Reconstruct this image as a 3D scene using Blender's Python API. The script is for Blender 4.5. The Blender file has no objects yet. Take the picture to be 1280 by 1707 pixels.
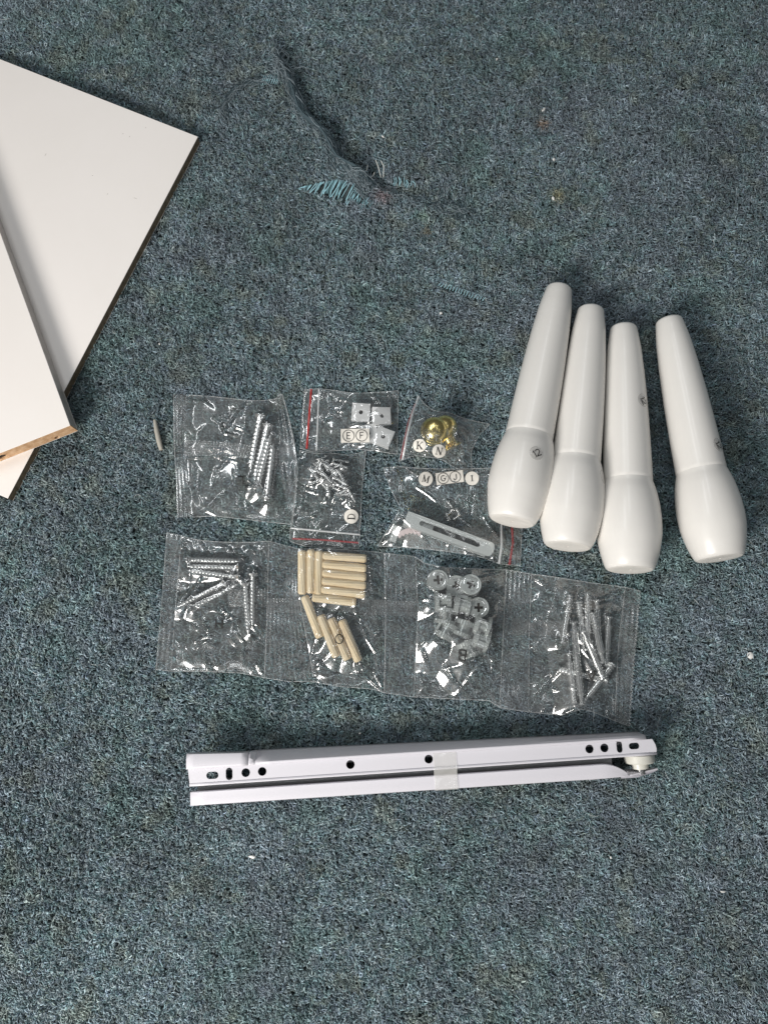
import bpy, bmesh, math, random
import numpy as np
from mathutils import Vector, Matrix

random.seed(7)
RNG = np.random.default_rng(11)
R = math.radians
SC = bpy.context.scene
COL = SC.collection

# ------------------------------------------------------------------ camera, world, lamps, exposure
W_PX, H_PX = 1280.0, 1707.0
FPX = 1256.0
TILT = R(10.0)
CAM_H = 0.519
cam_d = bpy.data.cameras.new('camera')
cam_d.sensor_fit = 'HORIZONTAL'
cam_d.sensor_width = 36.0
cam_d.lens = 36.0 * FPX / W_PX
cam_d.clip_start = 0.01
cam_d.clip_end = 50.0
cam = bpy.data.objects.new('camera', cam_d)
cam.location = (0, 0, CAM_H)
cam.rotation_euler = (TILT, 0, 0)
COL.objects.link(cam)
SC.camera = cam

world = bpy.data.worlds.new('World')
SC.world = world
world.use_nodes = True
bg = world.node_tree.nodes['Background']
bg.inputs['Color'].default_value = (0.90, 0.96, 1.0, 1)
bg.inputs['Strength'].default_value = 0.08

def lamp(name, loc, target, sx, sy, power, color):
    d = bpy.data.lights.new(name, 'AREA')
    d.shape = 'RECTANGLE'; d.size = sx; d.size_y = sy
    d.energy = power; d.color = color
    o = bpy.data.objects.new(name, d)
    o.location = loc
    dirv = Vector(target) - Vector(loc)
    o.rotation_euler = dirv.to_track_quat('-Z', 'Y').to_euler()
    COL.objects.link(o)
    return o
lamp('key_lamp', (-0.58, -0.62, 0.62), (-0.16, -0.06, 0), 0.36, 0.36, 14.5, (1.0, 0.965, 0.92))
TUBE = (0.95, 0.98, 1.0)  # office ceiling tubes laid out for film glints; first two added low as fill
for tx, ty, tz, lx, ly, p in ((-0.75, 0.9, 1.6, 0.05, 1.2, 6.0), (-0.2, 1.35, 1.6, 0.05, 1.2, 4.6), (-1.7, 0.3, 2.05, 0.05, 1.2, 2.0), (0.6, 0.75, 2.05, 0.05, 1.2, 1.0), (1.25, 0.0, 2.05, 0.05, 1.2, 0.9),
                              (-0.1, -0.7, 2.05, 1.2, 0.05, 1.2), (-1.0, -1.1, 2.05, 1.2, 0.05, 1.6), (0.9, -1.0, 2.05, 1.2, 0.05, 0.7), (0.45, 1.5, 2.05, 1.2, 0.05, 1.2)):
    lamp('fill_tube', (tx, ty, tz), (tx, ty, 0), lx, ly, p, TUBE)

SC.view_settings.view_transform = 'Standard'
SC.view_settings.look = 'None'
SC.view_settings.exposure = 0.0
SC.view_settings.gamma = 1.0
SC.cycles.max_bounces = 10
SC.cycles.diffuse_bounces = 4
SC.cycles.glossy_bounces = 4
SC.cycles.transparent_max_bounces = 32
SC.cycles.caustics_reflective = False
SC.cycles.caustics_refractive = False
SC.cycles.use_denoising = True

# ------------------------------------------------------------------ photograph pixel -> place on a level plane
CT, ST = math.cos(TILT), math.sin(TILT)
def P(px, py, z=0.0):
    dx = (px - 640.0) / FPX
    dy = -(py - 853.5) / FPX
    wy = dy * CT + ST
    wz = dy * ST - CT
    t = (z - CAM_H) / wz
    return Vector((dx * t, wy * t, z))
def Parr(px, py, z=0.0):
    dx = (px - 640.0) / FPX; dy = -(py - 853.5) / FPX
    wy = dy * CT + ST; wz = dy * ST - CT
    t = (z - CAM_H) / wz
    return dx * t, wy * t
MM = 0.001
PX = 0.00042                                  # metres to a photo pixel near the middle

# ------------------------------------------------------------------ materials
def mat(name, base=(0.5, 0.5, 0.5), rough=0.5, metal=0.0, **kw):
    m = bpy.data.materials.new(name); m.use_nodes = True
    b = m.node_tree.nodes['Principled BSDF']
    b.inputs['Base Color'].default_value = (*base, 1)
    b.inputs['Roughness'].default_value = rough
    b.inputs['Metallic'].default_value = metal
    for k, v in kw.items():
        b.inputs[k].default_value = v
    return m
def nd(m, t, **kw):
    n = m.node_tree.nodes.new(t)
    for k, v in kw.items(): setattr(n, k, v)
    return n
def lk(m, a, b): m.node_tree.links.new(a, b)
def bsdf(m): return m.node_tree.nodes['Principled BSDF']
def noise(m, scale, detail=4, rough=0.55, vec=None, stretch=None):
    n = nd(m, 'ShaderNodeTexNoise')
    n.inputs['Scale'].default_value = scale
    n.inputs['Detail'].default_value = detail
    n.inputs['Roughness'].default_value = rough
    tc = nd(m, 'ShaderNodeTexCoord')
    src = tc.outputs['Object']
    if stretch:
        mp = nd(m, 'ShaderNodeMapping')
        mp.inputs['Scale'].default_value = stretch
        lk(m, src, mp.inputs['Vector']); src = mp.outputs['Vector']
    lk(m, src, n.inputs['Vector'])
    return n
def ramp(m, fac, stops):
    r = nd(m, 'ShaderNodeValToRGB')
    els = r.color_ramp.elements
    while len(els) < len(stops): els.new(0.5)
    for e, (p, c) in zip(els, stops):
        e.position = p; e.color = (*c, 1)
    lk(m, fac, r.inputs['Fac'])
    return r
def bump(m, h, strength, dist=0.001):
    b = nd(m, 'ShaderNodeBump')
    b.inputs['Strength'].default_value = strength
    b.inputs['Distance'].default_value = dist
    lk(m, h, b.inputs['Height'])
    lk(m, b.outputs['Normal'], bsdf(m).inputs['Normal'])

M_back = mat('carpet_backing', (0.03, 0.042, 0.045), 0.95)
n_ = noise(M_back, 420, 3); r_ = ramp(M_back, n_.outputs['Fac'], [(0.3, (0.02, 0.03, 0.032)), (0.7, (0.11, 0.14, 0.145))])
lk(M_back, r_.outputs['Color'], bsdf(M_back).inputs['Base Color'])

M_pile = mat('carpet_yarn', (0.15, 0.19, 0.2), 0.78)
at_ = nd(M_pile, 'ShaderNodeAttribute', attribute_type='INSTANCER', attribute_name='tint')
at2_ = nd(M_pile, 'ShaderNodeAttribute', attribute_type='GEOMETRY', attribute_name='strand')
mx_ = nd(M_pile, 'ShaderNodeMix', data_type='RGBA', blend_type='MULTIPLY')
mx_.inputs[0].default_value = 1.0
lk(M_pile, at_.outputs['Color'], mx_.inputs[6]); lk(M_pile, at2_.outputs['Color'], mx_.inputs[7])
lk(M_pile, mx_.outputs[2], bsdf(M_pile).inputs['Base Color'])
bsdf(M_pile).inputs['Sheen Weight'].default_value = 0.12
bsdf(M_pile).inputs['Sheen Roughness'].default_value = 0.4

M_white_lam = mat('white_melamine', (0.80, 0.765, 0.73), 0.38)
n_ = noise(M_white_lam, 900, 2); bump(M_white_lam, n_.outputs['Fac'], 0.08, 0.0002)
n2_ = noise(M_white_lam, 9, 5, 0.7); r_ = ramp(M_white_lam, n2_.outputs['Fac'], [(0.3, (0.80, 0.755, 0.715)), (0.7, (0.83, 0.785, 0.75))])
lk(M_white_lam, r_.outputs['Color'], bsdf(M_white_lam).inputs['Base Color'])
M_speck = mat('dark_speck', (0.12, 0.08, 0.06), 0.8)
M_scuff = mat('grey_scuff', (0.55, 0.50, 0.46), 0.6)
M_mdf = mat('dark_fibreboard_edge', (0.2, 0.145, 0.09), 0.8)
n_ = noise(M_mdf, 300, 4, 0.6); r_ = ramp(M_mdf, n_.outputs['Fac'], [(0.3, (0.15, 0.105, 0.062)), (0.7, (0.33, 0.25, 0.17))])
lk(M_mdf, r_.outputs['Color'], bsdf(M_mdf).inputs['Base Color'])
M_chip = mat('raw_chipboard', (0.55, 0.36, 0.2), 0.85)
n_ = noise(M_chip, 260, 5, 0.7, stretch=(0.4, 1, 1)); r_ = ramp(M_chip, n_.outputs['Fac'], [(0.25, (0.38, 0.2, 0.095)), (0.5, (0.62, 0.39, 0.22)), (0.75, (0.76, 0.56, 0.37))])
lk(M_chip, r_.outputs['Color'], bsdf(M_chip).inputs['Base Color']); bump(M_chip, n_.outputs['Fac'], 0.6, 0.0006)
M_band = mat('grey_edge_band', (0.50, 0.465, 0.44), 0.42)
n_ = noise(M_band, 160, 4, 0.6, stretch=(1, 0.05, 1)); r_ = ramp(M_band, n_.outputs['Fac'], [(0.3, (0.43, 0.40, 0.375)), (0.7, (0.56, 0.525, 0.50))])
lk(M_band, r_.outputs['Color'], bsdf(M_band).inputs['Base Color'])
M_hole_shade = mat('recess_shade', (0.03, 0.022, 0.016), 0.9)  # near-black colour stands in for the shade at hole bottoms

M_lacquer = mat('cream_lacquer', (0.79, 0.768, 0.732), 0.34)
bsdf(M_lacquer).inputs['Coat Weight'].default_value = 0.2
bsdf(M_lacquer).inputs['Coat Roughness'].default_value = 0.14
n_ = noise(M_lacquer, 60, 3, 0.5, stretch=(1, 1, 4)); bump(M_lacquer, n_.outputs['Fac'], 0.10, 0.0006)
M_endgrain = mat('lacquered_end', (0.82, 0.79, 0.74), 0.45)
n_ = noise(M_endgrain, 140, 4, 0.6, stretch=(0.35, 2, 1)); bump(M_endgrain, n_.outputs['Fac'], 0.8, 0.0015)

M_powder = mat('white_powder_coat', (0.665, 0.65, 0.695), 0.38)
n_ = noise(M_powder, 1500, 2); bump(M_powder, n_.outputs['Fac'], 0.10, 0.0002)
M_nylon = mat('ivory_nylon', (0.64, 0.63, 0.57), 0.35)
M_steel_dark = mat('grey_steel', (0.36, 0.36, 0.36), 0.32, 0.8)
M_track = mat('pale_track', (0.5, 0.5, 0.51), 0.45)
M_zinc = mat('zinc_plated_steel', (0.80, 0.82, 0.83), 0.26, 0.8)
n_ = noise(M_zinc, 300, 3, 0.6); bump(M_zinc, n_.outputs['Fac'], 0.15, 0.0003)
M_bright = mat('bright_plated_steel', (0.90, 0.91, 0.91), 0.2, 0.9)
M_cam = mat('cast_zinc', (0.56, 0.60, 0.59), 0.28, 0.55)
n_ = noise(M_cam, 260, 4, 0.6); bump(M_cam, n_.outputs['Fac'], 0.25, 0.0004)
M_galv = mat('galvanised_sheet', (0.82, 0.86, 0.85), 0.38, 0.6)
n_ = noise(M_galv, 1200, 2, 0.6); bump(M_galv, n_.outputs['Fac'], 0.25, 0.0003)
M_brass = mat('polished_brass', (0.96, 0.78, 0.33), 0.24, 1.0)
M_plas = mat('white_plastic', (0.78, 0.79, 0.80), 0.35)
M_pink = mat('pale_pink_plastic', (0.70, 0.58, 0.58), 0.5)
M_paper = mat('white_paper', (0.80, 0.765, 0.70), 0.7)
M_ink = mat('black_ink', (0.012, 0.012, 0.012), 0.6)
M_wood = mat('beech_wood', (0.66, 0.49, 0.29), 0.55)
n_ = noise(M_wood, 500, 4, 0.6, stretch=(1, 1, 0.06)); r_ = ramp(M_wood, n_.outputs['Fac'], [(0.3, (0.70, 0.52, 0.30)), (0.5, (0.87, 0.715, 0.465)), (0.72, (0.92, 0.79, 0.56))])
oi_ = nd(M_wood, 'ShaderNodeObjectInfo')
hs_ = nd(M_wood, 'ShaderNodeHueSaturation')
mr_ = nd(M_wood, 'ShaderNodeMapRange'); mr_.inputs['To Min'].default_value = 0.86; mr_.inputs['To Max'].default_value = 1.08
lk(M_wood, oi_.outputs['Random'], mr_.inputs['Value']); lk(M_wood, mr_.outputs['Result'], hs_.inputs['Value'])
lk(M_wood, r_.outputs['Color'], hs_.inputs['Color']); lk(M_wood, hs_.outputs['Color'], bsdf(M_wood).inputs['Base Color'])
M_twig = mat('pale_dry_wood', (0.40, 0.38, 0.33), 0.85)
M_turq = mat('turquoise_backing_thread', (0.46, 0.76, 0.84), 0.6)
M_turq_d = mat('dull_backing_thread', (0.16, 0.30, 0.33), 0.7)
M_fray = mat('frayed_grey_yarn', (0.20, 0.245, 0.27), 0.85)
M_fray_d = mat('frayed_dark_yarn', (0.055, 0.085, 0.10), 0.9)
M_pale = mat('pale_fibre', (0.80, 0.82, 0.78), 0.6)
M_fuzz = mat('shed_fibre', (0.46, 0.50, 0.50), 0.8)
M_lint = mat('white_lint', (0.80, 0.79, 0.76), 0.7)

def film_mat(name, haze, refl, rough, tint=(1, 1, 1), haze_col=(0.85, 0.87, 0.88), milky=0.0, sheen=0.0):
    m = bpy.data.materials.new(name); m.use_nodes = True
    nt = m.node_tree; nt.nodes.clear()
    out = nt.nodes.new('ShaderNodeOutputMaterial')
    tr = nt.nodes.new('ShaderNodeBsdfTransparent'); tr.inputs['Color'].default_value = (*tint, 1)
    df = nt.nodes.new('ShaderNodeBsdfDiffuse'); df.inputs['Color'].default_value = (*haze_col, 1)
    gl = nt.nodes.new('ShaderNodeBsdfGlossy'); gl.inputs['Roughness'].default_value = rough
    def mth(op, a, b):
        q = nt.nodes.new('ShaderNodeMath'); q.operation = op
        for i, v in enumerate((a, b)):
            if v is None: continue
            if hasattr(v, 'default_value'): nt.links.new(v, q.inputs[i])
            else: q.inputs[i].default_value = v
        return q.outputs[0]
    ge = nt.nodes.new('ShaderNodeNewGeometry'); dt = nt.nodes.new('ShaderNodeVectorMath'); dt.operation = 'DOT_PRODUCT'
    nt.links.new(ge.outputs['Normal'], dt.inputs[0]); nt.links.new(ge.outputs['Incoming'], dt.inputs[1])
    graz = mth('POWER', mth('SUBTRACT', 1.0, mth('ABSOLUTE', dt.outputs['Value'], None)), 5.0)
    fac = mth('MINIMUM', mth('MULTIPLY', mth('ADD', 0.04, mth('MULTIPLY', graz, 0.9)), refl), 0.28)
    m1 = nt.nodes.new('ShaderNodeMixShader'); m1.inputs[0].default_value = haze
    if milky:
        tc = nt.nodes.new('ShaderNodeTexCoord'); nz = nt.nodes.new('ShaderNodeTexNoise'); nz.inputs['Scale'].default_value = 75; nz.inputs['Detail'].default_value = 5; nz.inputs['Distortion'].default_value = 1.2
        nt.links.new(tc.outputs['Object'], nz.inputs['Vector'])
        mr = nt.nodes.new('ShaderNodeMapRange'); mr.inputs['From Min'].default_value = .42; mr.inputs['From Max'].default_value = .72; mr.inputs['To Min'].default_value = haze * .6; mr.inputs['To Max'].default_value = haze + milky
        nt.links.new(nz.outputs['Fac'], mr.inputs['Value']); nt.links.new(mr.outputs['Result'], m1.inputs[0])
    m2 = nt.nodes.new('ShaderNodeMixShader')
    nt.links.new(tr.outputs[0], m1.inputs[1]); nt.links.new(df.outputs[0], m1.inputs[2])
    nt.links.new(fac, m2.inputs[0])
    nt.links.new(m1.outputs[0], m2.inputs[1]); nt.links.new(gl.outputs[0], m2.inputs[2])
    last = m2
    if sheen:
        g2 = nt.nodes.new('ShaderNodeBsdfGlossy'); g2.inputs['Roughness'].default_value = .38
        m3 = nt.nodes.new('ShaderNodeMixShader'); m3.inputs[0].default_value = sheen
        nt.links.new(m2.outputs[0], m3.inputs[1]); nt.links.new(g2.outputs[0], m3.inputs[2]); last = m3
    nt.links.new(last.outputs[0], out.inputs['Surface'])
    return m
M_film = film_mat('clear_film', 0.04, 3.0, 0.10, (0.94, 0.945, 0.94), milky=.06, sheen=.035)
M_back_film = film_mat('clear_back_film', 0.02, 0.8, 0.2, (0.90, 0.91, 0.91))
M_seal = film_mat('ribbed_seal_film', 0.07, 2.6, 0.12, (0.86, 0.87, 0.87), milky=.05, sheen=.06)
M_zip = film_mat('milky_zip', 0.55, 2.0, 0.15)
M_red = film_mat('red_zip_stripe', 0.80, 1.0, 0.2, haze_col=(0.50, 0.035, 0.03))
M_redpale = film_mat('faded_red_zip_stripe', 0.55, 1.0, 0.2, haze_col=(0.42, 0.055, 0.06))
M_edge_glint = film_mat('edge_glint', 0.6, 2.5, 0.2)  # pale colour paints the light caught along cut edges
M_zipband = film_mat('grey_zip_band', 0.12, 1.5, 0.15)
M_tape = film_mat('clear_tape', 0.36, 1.6, 0.12, haze_col=(0.92, 0.91, 0.88))
M_stick = film_mat('clear_sticker', 0.10, 1.6, 0.15, haze_col=(0.62, 0.60, 0.56))

# ------------------------------------------------------------------ mesh helpers
class MB:
    def __init__(s): s.v = []; s.f = []
    def add(s, vs, fs):
        o = len(s.v); s.v.extend([tuple(x) for x in vs]); s.f.extend([tuple(i + o for i in f) for f in fs])
    def box(s, a, b, M=None):
        (x0, y0, z0), (x1, y1, z1) = a, b
        vs = [Vector(p) for p in ((x0, y0, z0), (x1, y0, z0), (x1, y1, z0), (x0, y1, z0), (x0, y0, z1), (x1, y0, z1), (x1, y1, z1), (x0, y1, z1))]
        if M: vs = [M @ v for v in vs]
        s.add(vs, [(3, 2, 1, 0), (4, 5, 6, 7), (0, 1, 5, 4), (1, 2, 6, 5), (2, 3, 7, 6), (3, 0, 4, 7)])
    def lathe(s, prof, seg=24, M=None, fn=None):
        """prof: (z, r) pairs; r == 0 closes to a point; fn(z, r, a) -> r"""
        vs = []; rings = []
        for z, r in prof:
            if r <= 1e-9:
                rings.append([len(vs)]); vs.append(Vector((0, 0, z)))
            else:
                ring = []
                for k in range(seg):
                    a = 2 * math.pi * k / seg
                    rr = fn(z, r, a) if fn else r
                    ring.append(len(vs)); vs.append(Vector((rr * math.cos(a), rr * math.sin(a), z)))
                rings.append(ring)
        fs = []
        for A, B in zip(rings, rings[1:]):
            if len(A) == 1 and len(B) == 1: continue
            for k in range(seg):
                k2 = (k + 1) % seg
                if len(A) == 1: fs.append((A[0], B[k2], B[k]))
                elif len(B) == 1: fs.append((A[k], A[k2], B[0]))
                else: fs.append((A[k], A[k2], B[k2], B[k]))
        if M: vs = [M @ v for v in vs]
        s.add(vs, fs)
    def tube(s, path, rad, seg=5, cap=True):
        n = len(path); path = [Vector(p) for p in path]
        if not hasattr(rad, '__len__'): rad = [rad] * n
        vs = []; fs = []
        up = Vector((0, 0, 1))
        for i, p in enumerate(path):
            t = (path[min(i + 1, n - 1)] - path[max(i - 1, 0)])
            if t.length < 1e-9: t = Vector((1, 0, 0))
            t.normalize()
            a = t.cross(up)
            if a.length < 1e-3: a = t.cross(Vector((1, 0, 0)))
            a.normalize(); b = t.cross(a)
            for k in range(seg):
                an = 2 * math.pi * k / seg
                vs.append(p + rad[i] * (math.cos(an) * a + math.sin(an) * b))
        for i in range(n - 1):
            for k in range(seg):
                k2 = (k + 1) % seg
                fs.append((i * seg + k, i * seg + k2, (i + 1) * seg + k2, (i + 1) * seg + k))
        if cap:
            fs.append(tuple(reversed(range(seg)))); fs.append(tuple((n - 1) * seg + k for k in range(seg)))
        s.add(vs, fs)
    def mesh(s, name, m, sharp=None):
        me = bpy.data.meshes.new(name); me.from_pydata(s.v, [], s.f); me.update()
        if m: me.materials.append(m)
        if sharp is not None:
            me.shade_smooth(); me.set_sharp_from_angle(angle=R(sharp))
        return me
    def obj(s, name, m, parent=None, sharp=None):
        return put(name, s.mesh(name, m, sharp), parent)

def put(name, me, parent=None):
    o = bpy.data.objects.new(name, me); COL.objects.link(o)
    if parent: o.parent = parent
    return o
def tag(o, label=None, cat=None, group=None, kind=None):
    if label: o['label'] = label
    if cat: o['category'] = cat
    if group: o['group'] = group
    if kind: o['kind'] = kind
    return o
def empty(name, M=None):
    o = bpy.data.objects.new(name, None); o.empty_display_size = 0.01; COL.objects.link(o)
    if M is not None: o.matrix_world = M
    return o
def dup(root, M, label=None, group=None):
    r = root.copy(); COL.objects.link(r); r.matrix_world = M
    if label: r['label'] = label
    if group: r['group'] = group
    for ch in root.children:
        c = ch.copy(); COL.objects.link(c); c.parent = r
        for g in ch.children:
            d = g.copy(); COL.objects.link(d); d.parent = c
    return r
def axis_frame(p0, p1, roll=0.0):
    """frame with origin p0 and +Z toward p1"""
    z = (Vector(p1) - Vector(p0)).normalized()
    x = Vector((0, 0, 1)).cross(z)
    if x.length < 1e-4: x = Vector((1, 0, 0))
    x.normalize(); y = z.cross(x)
    M = Matrix(((x.x, y.x, z.x, p0[0]), (x.y, y.y, z.y, p0[1]), (x.z, y.z, z.z, p0[2]), (0, 0, 0, 1)))
    return M @ Matrix.Rotation(roll, 4, 'Z')
def grid_mesh(name, X, Y, Z, m, smooth=True):
    ny, nx = X.shape
    co = np.stack([X, Y, Z], -1).reshape(-1, 3).astype(np.float32)
    i = np.arange((ny - 1) * (nx - 1)); r = i // (nx - 1); c = i % (nx - 1)
    a = r * nx + c
    q = np.stack([a, a + 1, a + nx + 1, a + nx], -1).astype(np.int32)
    me = bpy.data.meshes.new(name)
    me.vertices.add(len(co)); me.vertices.foreach_set('co', co.ravel())
    me.loops.add(q.size); me.loops.foreach_set('vertex_index', q.ravel())
    me.polygons.add(len(q)); me.polygons.foreach_set('loop_start', np.arange(0, q.size, 4, dtype=np.int32))
    me.update(calc_edges=True); me.validate()
    if me.polygons[len(q) // 2].normal.z < 0: me.flip_normals()
    if m: me.materials.append(m)
    if smooth: me.shade_smooth()
    return me
def plate_with_holes(outer, holes, z0, z1, bevel_lip=0.0):
    """flat plate between z0 and z1 with real holes; outer and holes are lists of 2-D points"""
    bm = bmesh.new()
    loops = []
    for pts in [outer] + holes:
        vs = [bm.verts.new((p[0], p[1], z1)) for p in pts]
        loops.append(vs)
        for a, b in zip(vs, vs[1:] + vs[:1]): bm.edges.new((a, b))
    bmesh.ops.triangle_fill(bm, use_beauty=True, use_dissolve=False, edges=bm.edges[:], normal=(0, 0, 1))
    # drop triangles that fell inside a hole
    def inside(p, poly):
        r = False; n = len(poly)
        for i in range(n):
            a, b = poly[i], poly[(i + 1) % n]
            if (a[1] > p[1]) != (b[1] > p[1]) and p[0] < (b[0] - a[0]) * (p[1] - a[1]) / (b[1] - a[1]) + a[0]: r = not r
        return r
    bad = [f for f in bm.faces if any(inside(f.calc_center_median(), h) for h in holes) or not inside(f.calc_center_median(), outer)]
    if bad: bmesh.ops.delete(bm, geom=bad, context='FACES_ONLY')
    top = bm.faces[:]
    for f in top:
        f.normal_update()
        if f.normal.z < 0: f.normal_flip()
    ext = bmesh.ops.extrude_face_region(bm, geom=top)
    for v in [g for g in ext['geom'] if isinstance(g, bmesh.types.BMVert)]: v.co.z = z0
    bmesh.ops.recalc_face_normals(bm, faces=bm.faces[:])
    return bm
def bm_obj(name, bm, m, parent=None, sharp=None):
    me = bpy.data.meshes.new(name); bm.to_mesh(me); bm.free()
    me.materials.append(m)
    if sharp is not None: me.shade_smooth(); me.set_sharp_from_angle(angle=R(sharp))
    return put(name, me, parent)
def circle(cx, cy, r, n=20): return [(cx + r * math.cos(2 * math.pi * k / n), cy + r * math.sin(2 * math.pi * k / n)) for k in range(n)]
def slot(cx, cy, lx, ly, n=8):
    r = min(lx, ly) / 2; pts = []
    if lx >= ly:
        for k in range(n + 1): a = -math.pi / 2 + math.pi * k / n; pts.append((cx + lx / 2 - r + r * math.cos(a), cy + r * math.sin(a)))
        for k in range(n + 1): a = math.pi / 2 + math.pi * k / n; pts.append((cx - lx / 2 + r + r * math.cos(a), cy + r * math.sin(a)))
    else:
        for k in range(n + 1): a = math.pi * k / n; pts.append((cx + r * math.cos(a), cy + ly / 2 - r + r * math.sin(a)))
        for k in range(n + 1): a = math.pi + math.pi * k / n; pts.append((cx + r * math.cos(a), cy - ly / 2 + r + r * math.sin(a)))
    return pts

# smooth value noise on a plane (numpy)
def vnoise(x, y, cell, seed):
    g = np.random.default_rng(seed).random((256, 256))
    xs = np.asarray(x) / cell + 1000.3; ys = np.asarray(y) / cell + 1000.7
    xi = np.floor(xs).astype(int); yi = np.floor(ys).astype(int)
    fx = xs - xi; fy = ys - yi
    fx = fx * fx * (3 - 2 * fx); fy = fy * fy * (3 - 2 * fy)
    a = g[xi % 256, yi % 256]; b = g[(xi + 1) % 256, yi % 256]; c = g[xi % 256, (yi + 1) % 256]; d = g[(xi + 1) % 256, (yi + 1) % 256]
    return (a * (1 - fx) + b * fx) * (1 - fy) + (c * (1 - fx) + d * fx) * fy
def seg_dist(x, y, a, b):
    ax, ay = a; bx, by = b
    dx, dy = bx - ax, by - ay
    L2 = dx * dx + dy * dy + 1e-18
    t = np.clip(((x - ax) * dx + (y - ay) * dy) / L2, 0, 1)
    return np.hypot(x - (ax + t * dx), y - (ay + t * dy)), t
def in_poly(x, y, poly):
    r = np.zeros(np.shape(x), bool); n = len(poly)
    for i in range(n):
        (ax, ay), (bx, by) = poly[i], poly[(i + 1) % n]
        c = (ay > y) != (by > y)
        with np.errstate(divide='ignore', invalid='ignore'):
            xx = (bx - ax) * (y - ay) / ((by - ay) if abs(by - ay) > 1e-12 else 1e-12) + ax
        r ^= c & (x < xx)
    return r

# ------------------------------------------------------------------ lettering: strokes in a 1 x 1 box
def arc(cx, cy, rx, ry, a0, a1, n=12): return [(cx + rx * math.cos(R(a0 + (a1 - a0) * k / n)), cy + ry * math.sin(R(a0 + (a1 - a0) * k / n))) for k in range(n + 1)]
GLY = {
 'L': [([(0.15, 1), (0.15, 0), (0.75, 0)], .18)],
 'H': [([(0.1, 0), (0.1, 1)], .18), ([(0.8, 0), (0.8, 1)], .18), ([(0.1, .5), (0.8, .5)], .16)],
 'O': [(arc(.5, .5, .42, .5, 0, 360, 24), .10)],
 'A': [([(0.05, 0), (0.45, 1), (0.85, 0)], .19), ([(0.2, .33), (0.7, .33)], .16)],
 'B': [([(0.12, 0), (0.12, 1), (.45, 1)] + arc(.45, .76, .28, .24, 90, -90, 8) + [(.12, .52)], .17), ([(.12, .5), (.5, .5)] + arc(.5, .25, .3, .25, 90, -90, 8) + [(.12, 0)], .17)],
 'E': [([(.75, 1), (.2, 1), (.2, 0), (.75, 0)], .1), ([(.2, .52), (.68, .52)], .1)],
 'F': [([(.75, 1), (.2, 1), (.2, 0)], .1), ([(.2, .52), (.65, .52)], .1)],
 'G': [(arc(.5, .5, .4, .5, 50, 345, 18) + [(.88, .45), (.55, .45)], .12)],
 'J': [([(.72, 1), (.72, .25)] + arc(.45, .25, .27, .25, 0, -180, 10), .12)],
 'D': [([(.2, 1), (.2, 0)], .15), ([(.02, 1), (.4, 1)] + arc(.4, .5, .42, .5, 90, -90, 14) + [(.02, 0)], .085)],
 'K': [([(.22, 1), (.22, 0)], .15), ([(.85, 1), (.25, .42)], .07), ([(.38, .56), (.85, 0)], .15), ([(.03, 1), (.42, 1)], .05), ([(.03, 0), (.42, 0)], .05), ([(.65, 1), (1.0, 1)], .05), ([(.65, 0), (1.05, 0)], .05)],
 'N': [([(.2, 0), (.2, 1)], .06), ([(.2, 1), (.82, 0)], .15), ([(.82, 0), (.82, 1)], .06), ([(.02, 1), (.25, 1)], .05), ([(.05, 0), (.38, 0)], .05), ([(.65, 1), (1.0, 1)], .05)],
 'M': [([(.15, 0), (.15, 1)], .06), ([(.15, 1), (.5, .05)], .15), ([(.5, .05), (.88, 1)], .06), ([(.88, 1), (.88, 0)], .15), ([(0, 0), (.3, 0)], .05), ([(.7, 0), (1.05, 0)], .05), ([(0, 1), (.2, 1)], .05), ([(.85, 1), (1.05, 1)], .05)],
 'I': [([(.5, 0), (.5, 1)], .16), ([(.25, 1), (.75, 1)], .05), ([(.25, 0), (.75, 0)], .05)],
 '1': [([(.3, .8), (.52, 1), (.52, 0)], .12), ([(.28, 0), (.76, 0)], .05)],
 '2': [(arc(.47, .72, .33, .28, 160, -30, 12) + [(.1, .03), (.85, .03)], .11)],
 'o': [(arc(.5, .5, .5, .5, 0, 360, 32), .05)],
}
def glyph_parts(ch):
    """ribbons for one letter: list of (verts2d, quads)"""
    out = []
    for pts, w in GLY[ch]:
        q = []
        for a, b in zip(pts, pts[1:]):
            m = max(1, int(math.hypot(b[0] - a[0], b[1] - a[1]) / .18))
            q += [(a[0] + (b[0] - a[0]) * i / m, a[1] + (b[1] - a[1]) * i / m) for i in range(m)]
        pts = q + [pts[-1]]
        n = len(pts); closed = math.hypot(pts[0][0] - pts[-1][0], pts[0][1] - pts[-1][1]) < 1e-6
        vs = []
        for i in range(n):
            if closed and i in (0, n - 1): a, b = pts[n - 2], pts[1]
            else: a, b = pts[max(i - 1, 0)], pts[min(i + 1, n - 1)]
            p = pts[i]
            d1 = (p[0] - a[0], p[1] - a[1]); d2 = (b[0] - p[0], b[1] - p[1])
            l1 = math.hypot(*d1) or 1; l2 = math.hypot(*d2) or 1
            if l1 == 1 and d1 == (0, 0): d1 = d2; l1 = l2
            if d2 == (0, 0): d2 = d1; l2 = l1
            n1 = (-d1[1] / l1, d1[0] / l1); n2 = (-d2[1] / l2, d2[0] / l2)
            mx, my = n1[0] + n2[0], n1[1] + n2[1]; ml = math.hypot(mx, my) or 1
            mx, my = mx / ml, my / ml
            k = w / 2 / max(0.45, mx * n1[0] + my * n1[1])
            vs += [(p[0] + mx * k, p[1] + my * k), (p[0] - mx * k, p[1] - my * k)]
        out.append((vs, [(2 * i, 2 * i + 1, 2 * i + 3, 2 * i + 2) for i in range(n - 1)]))
    return out
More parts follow.
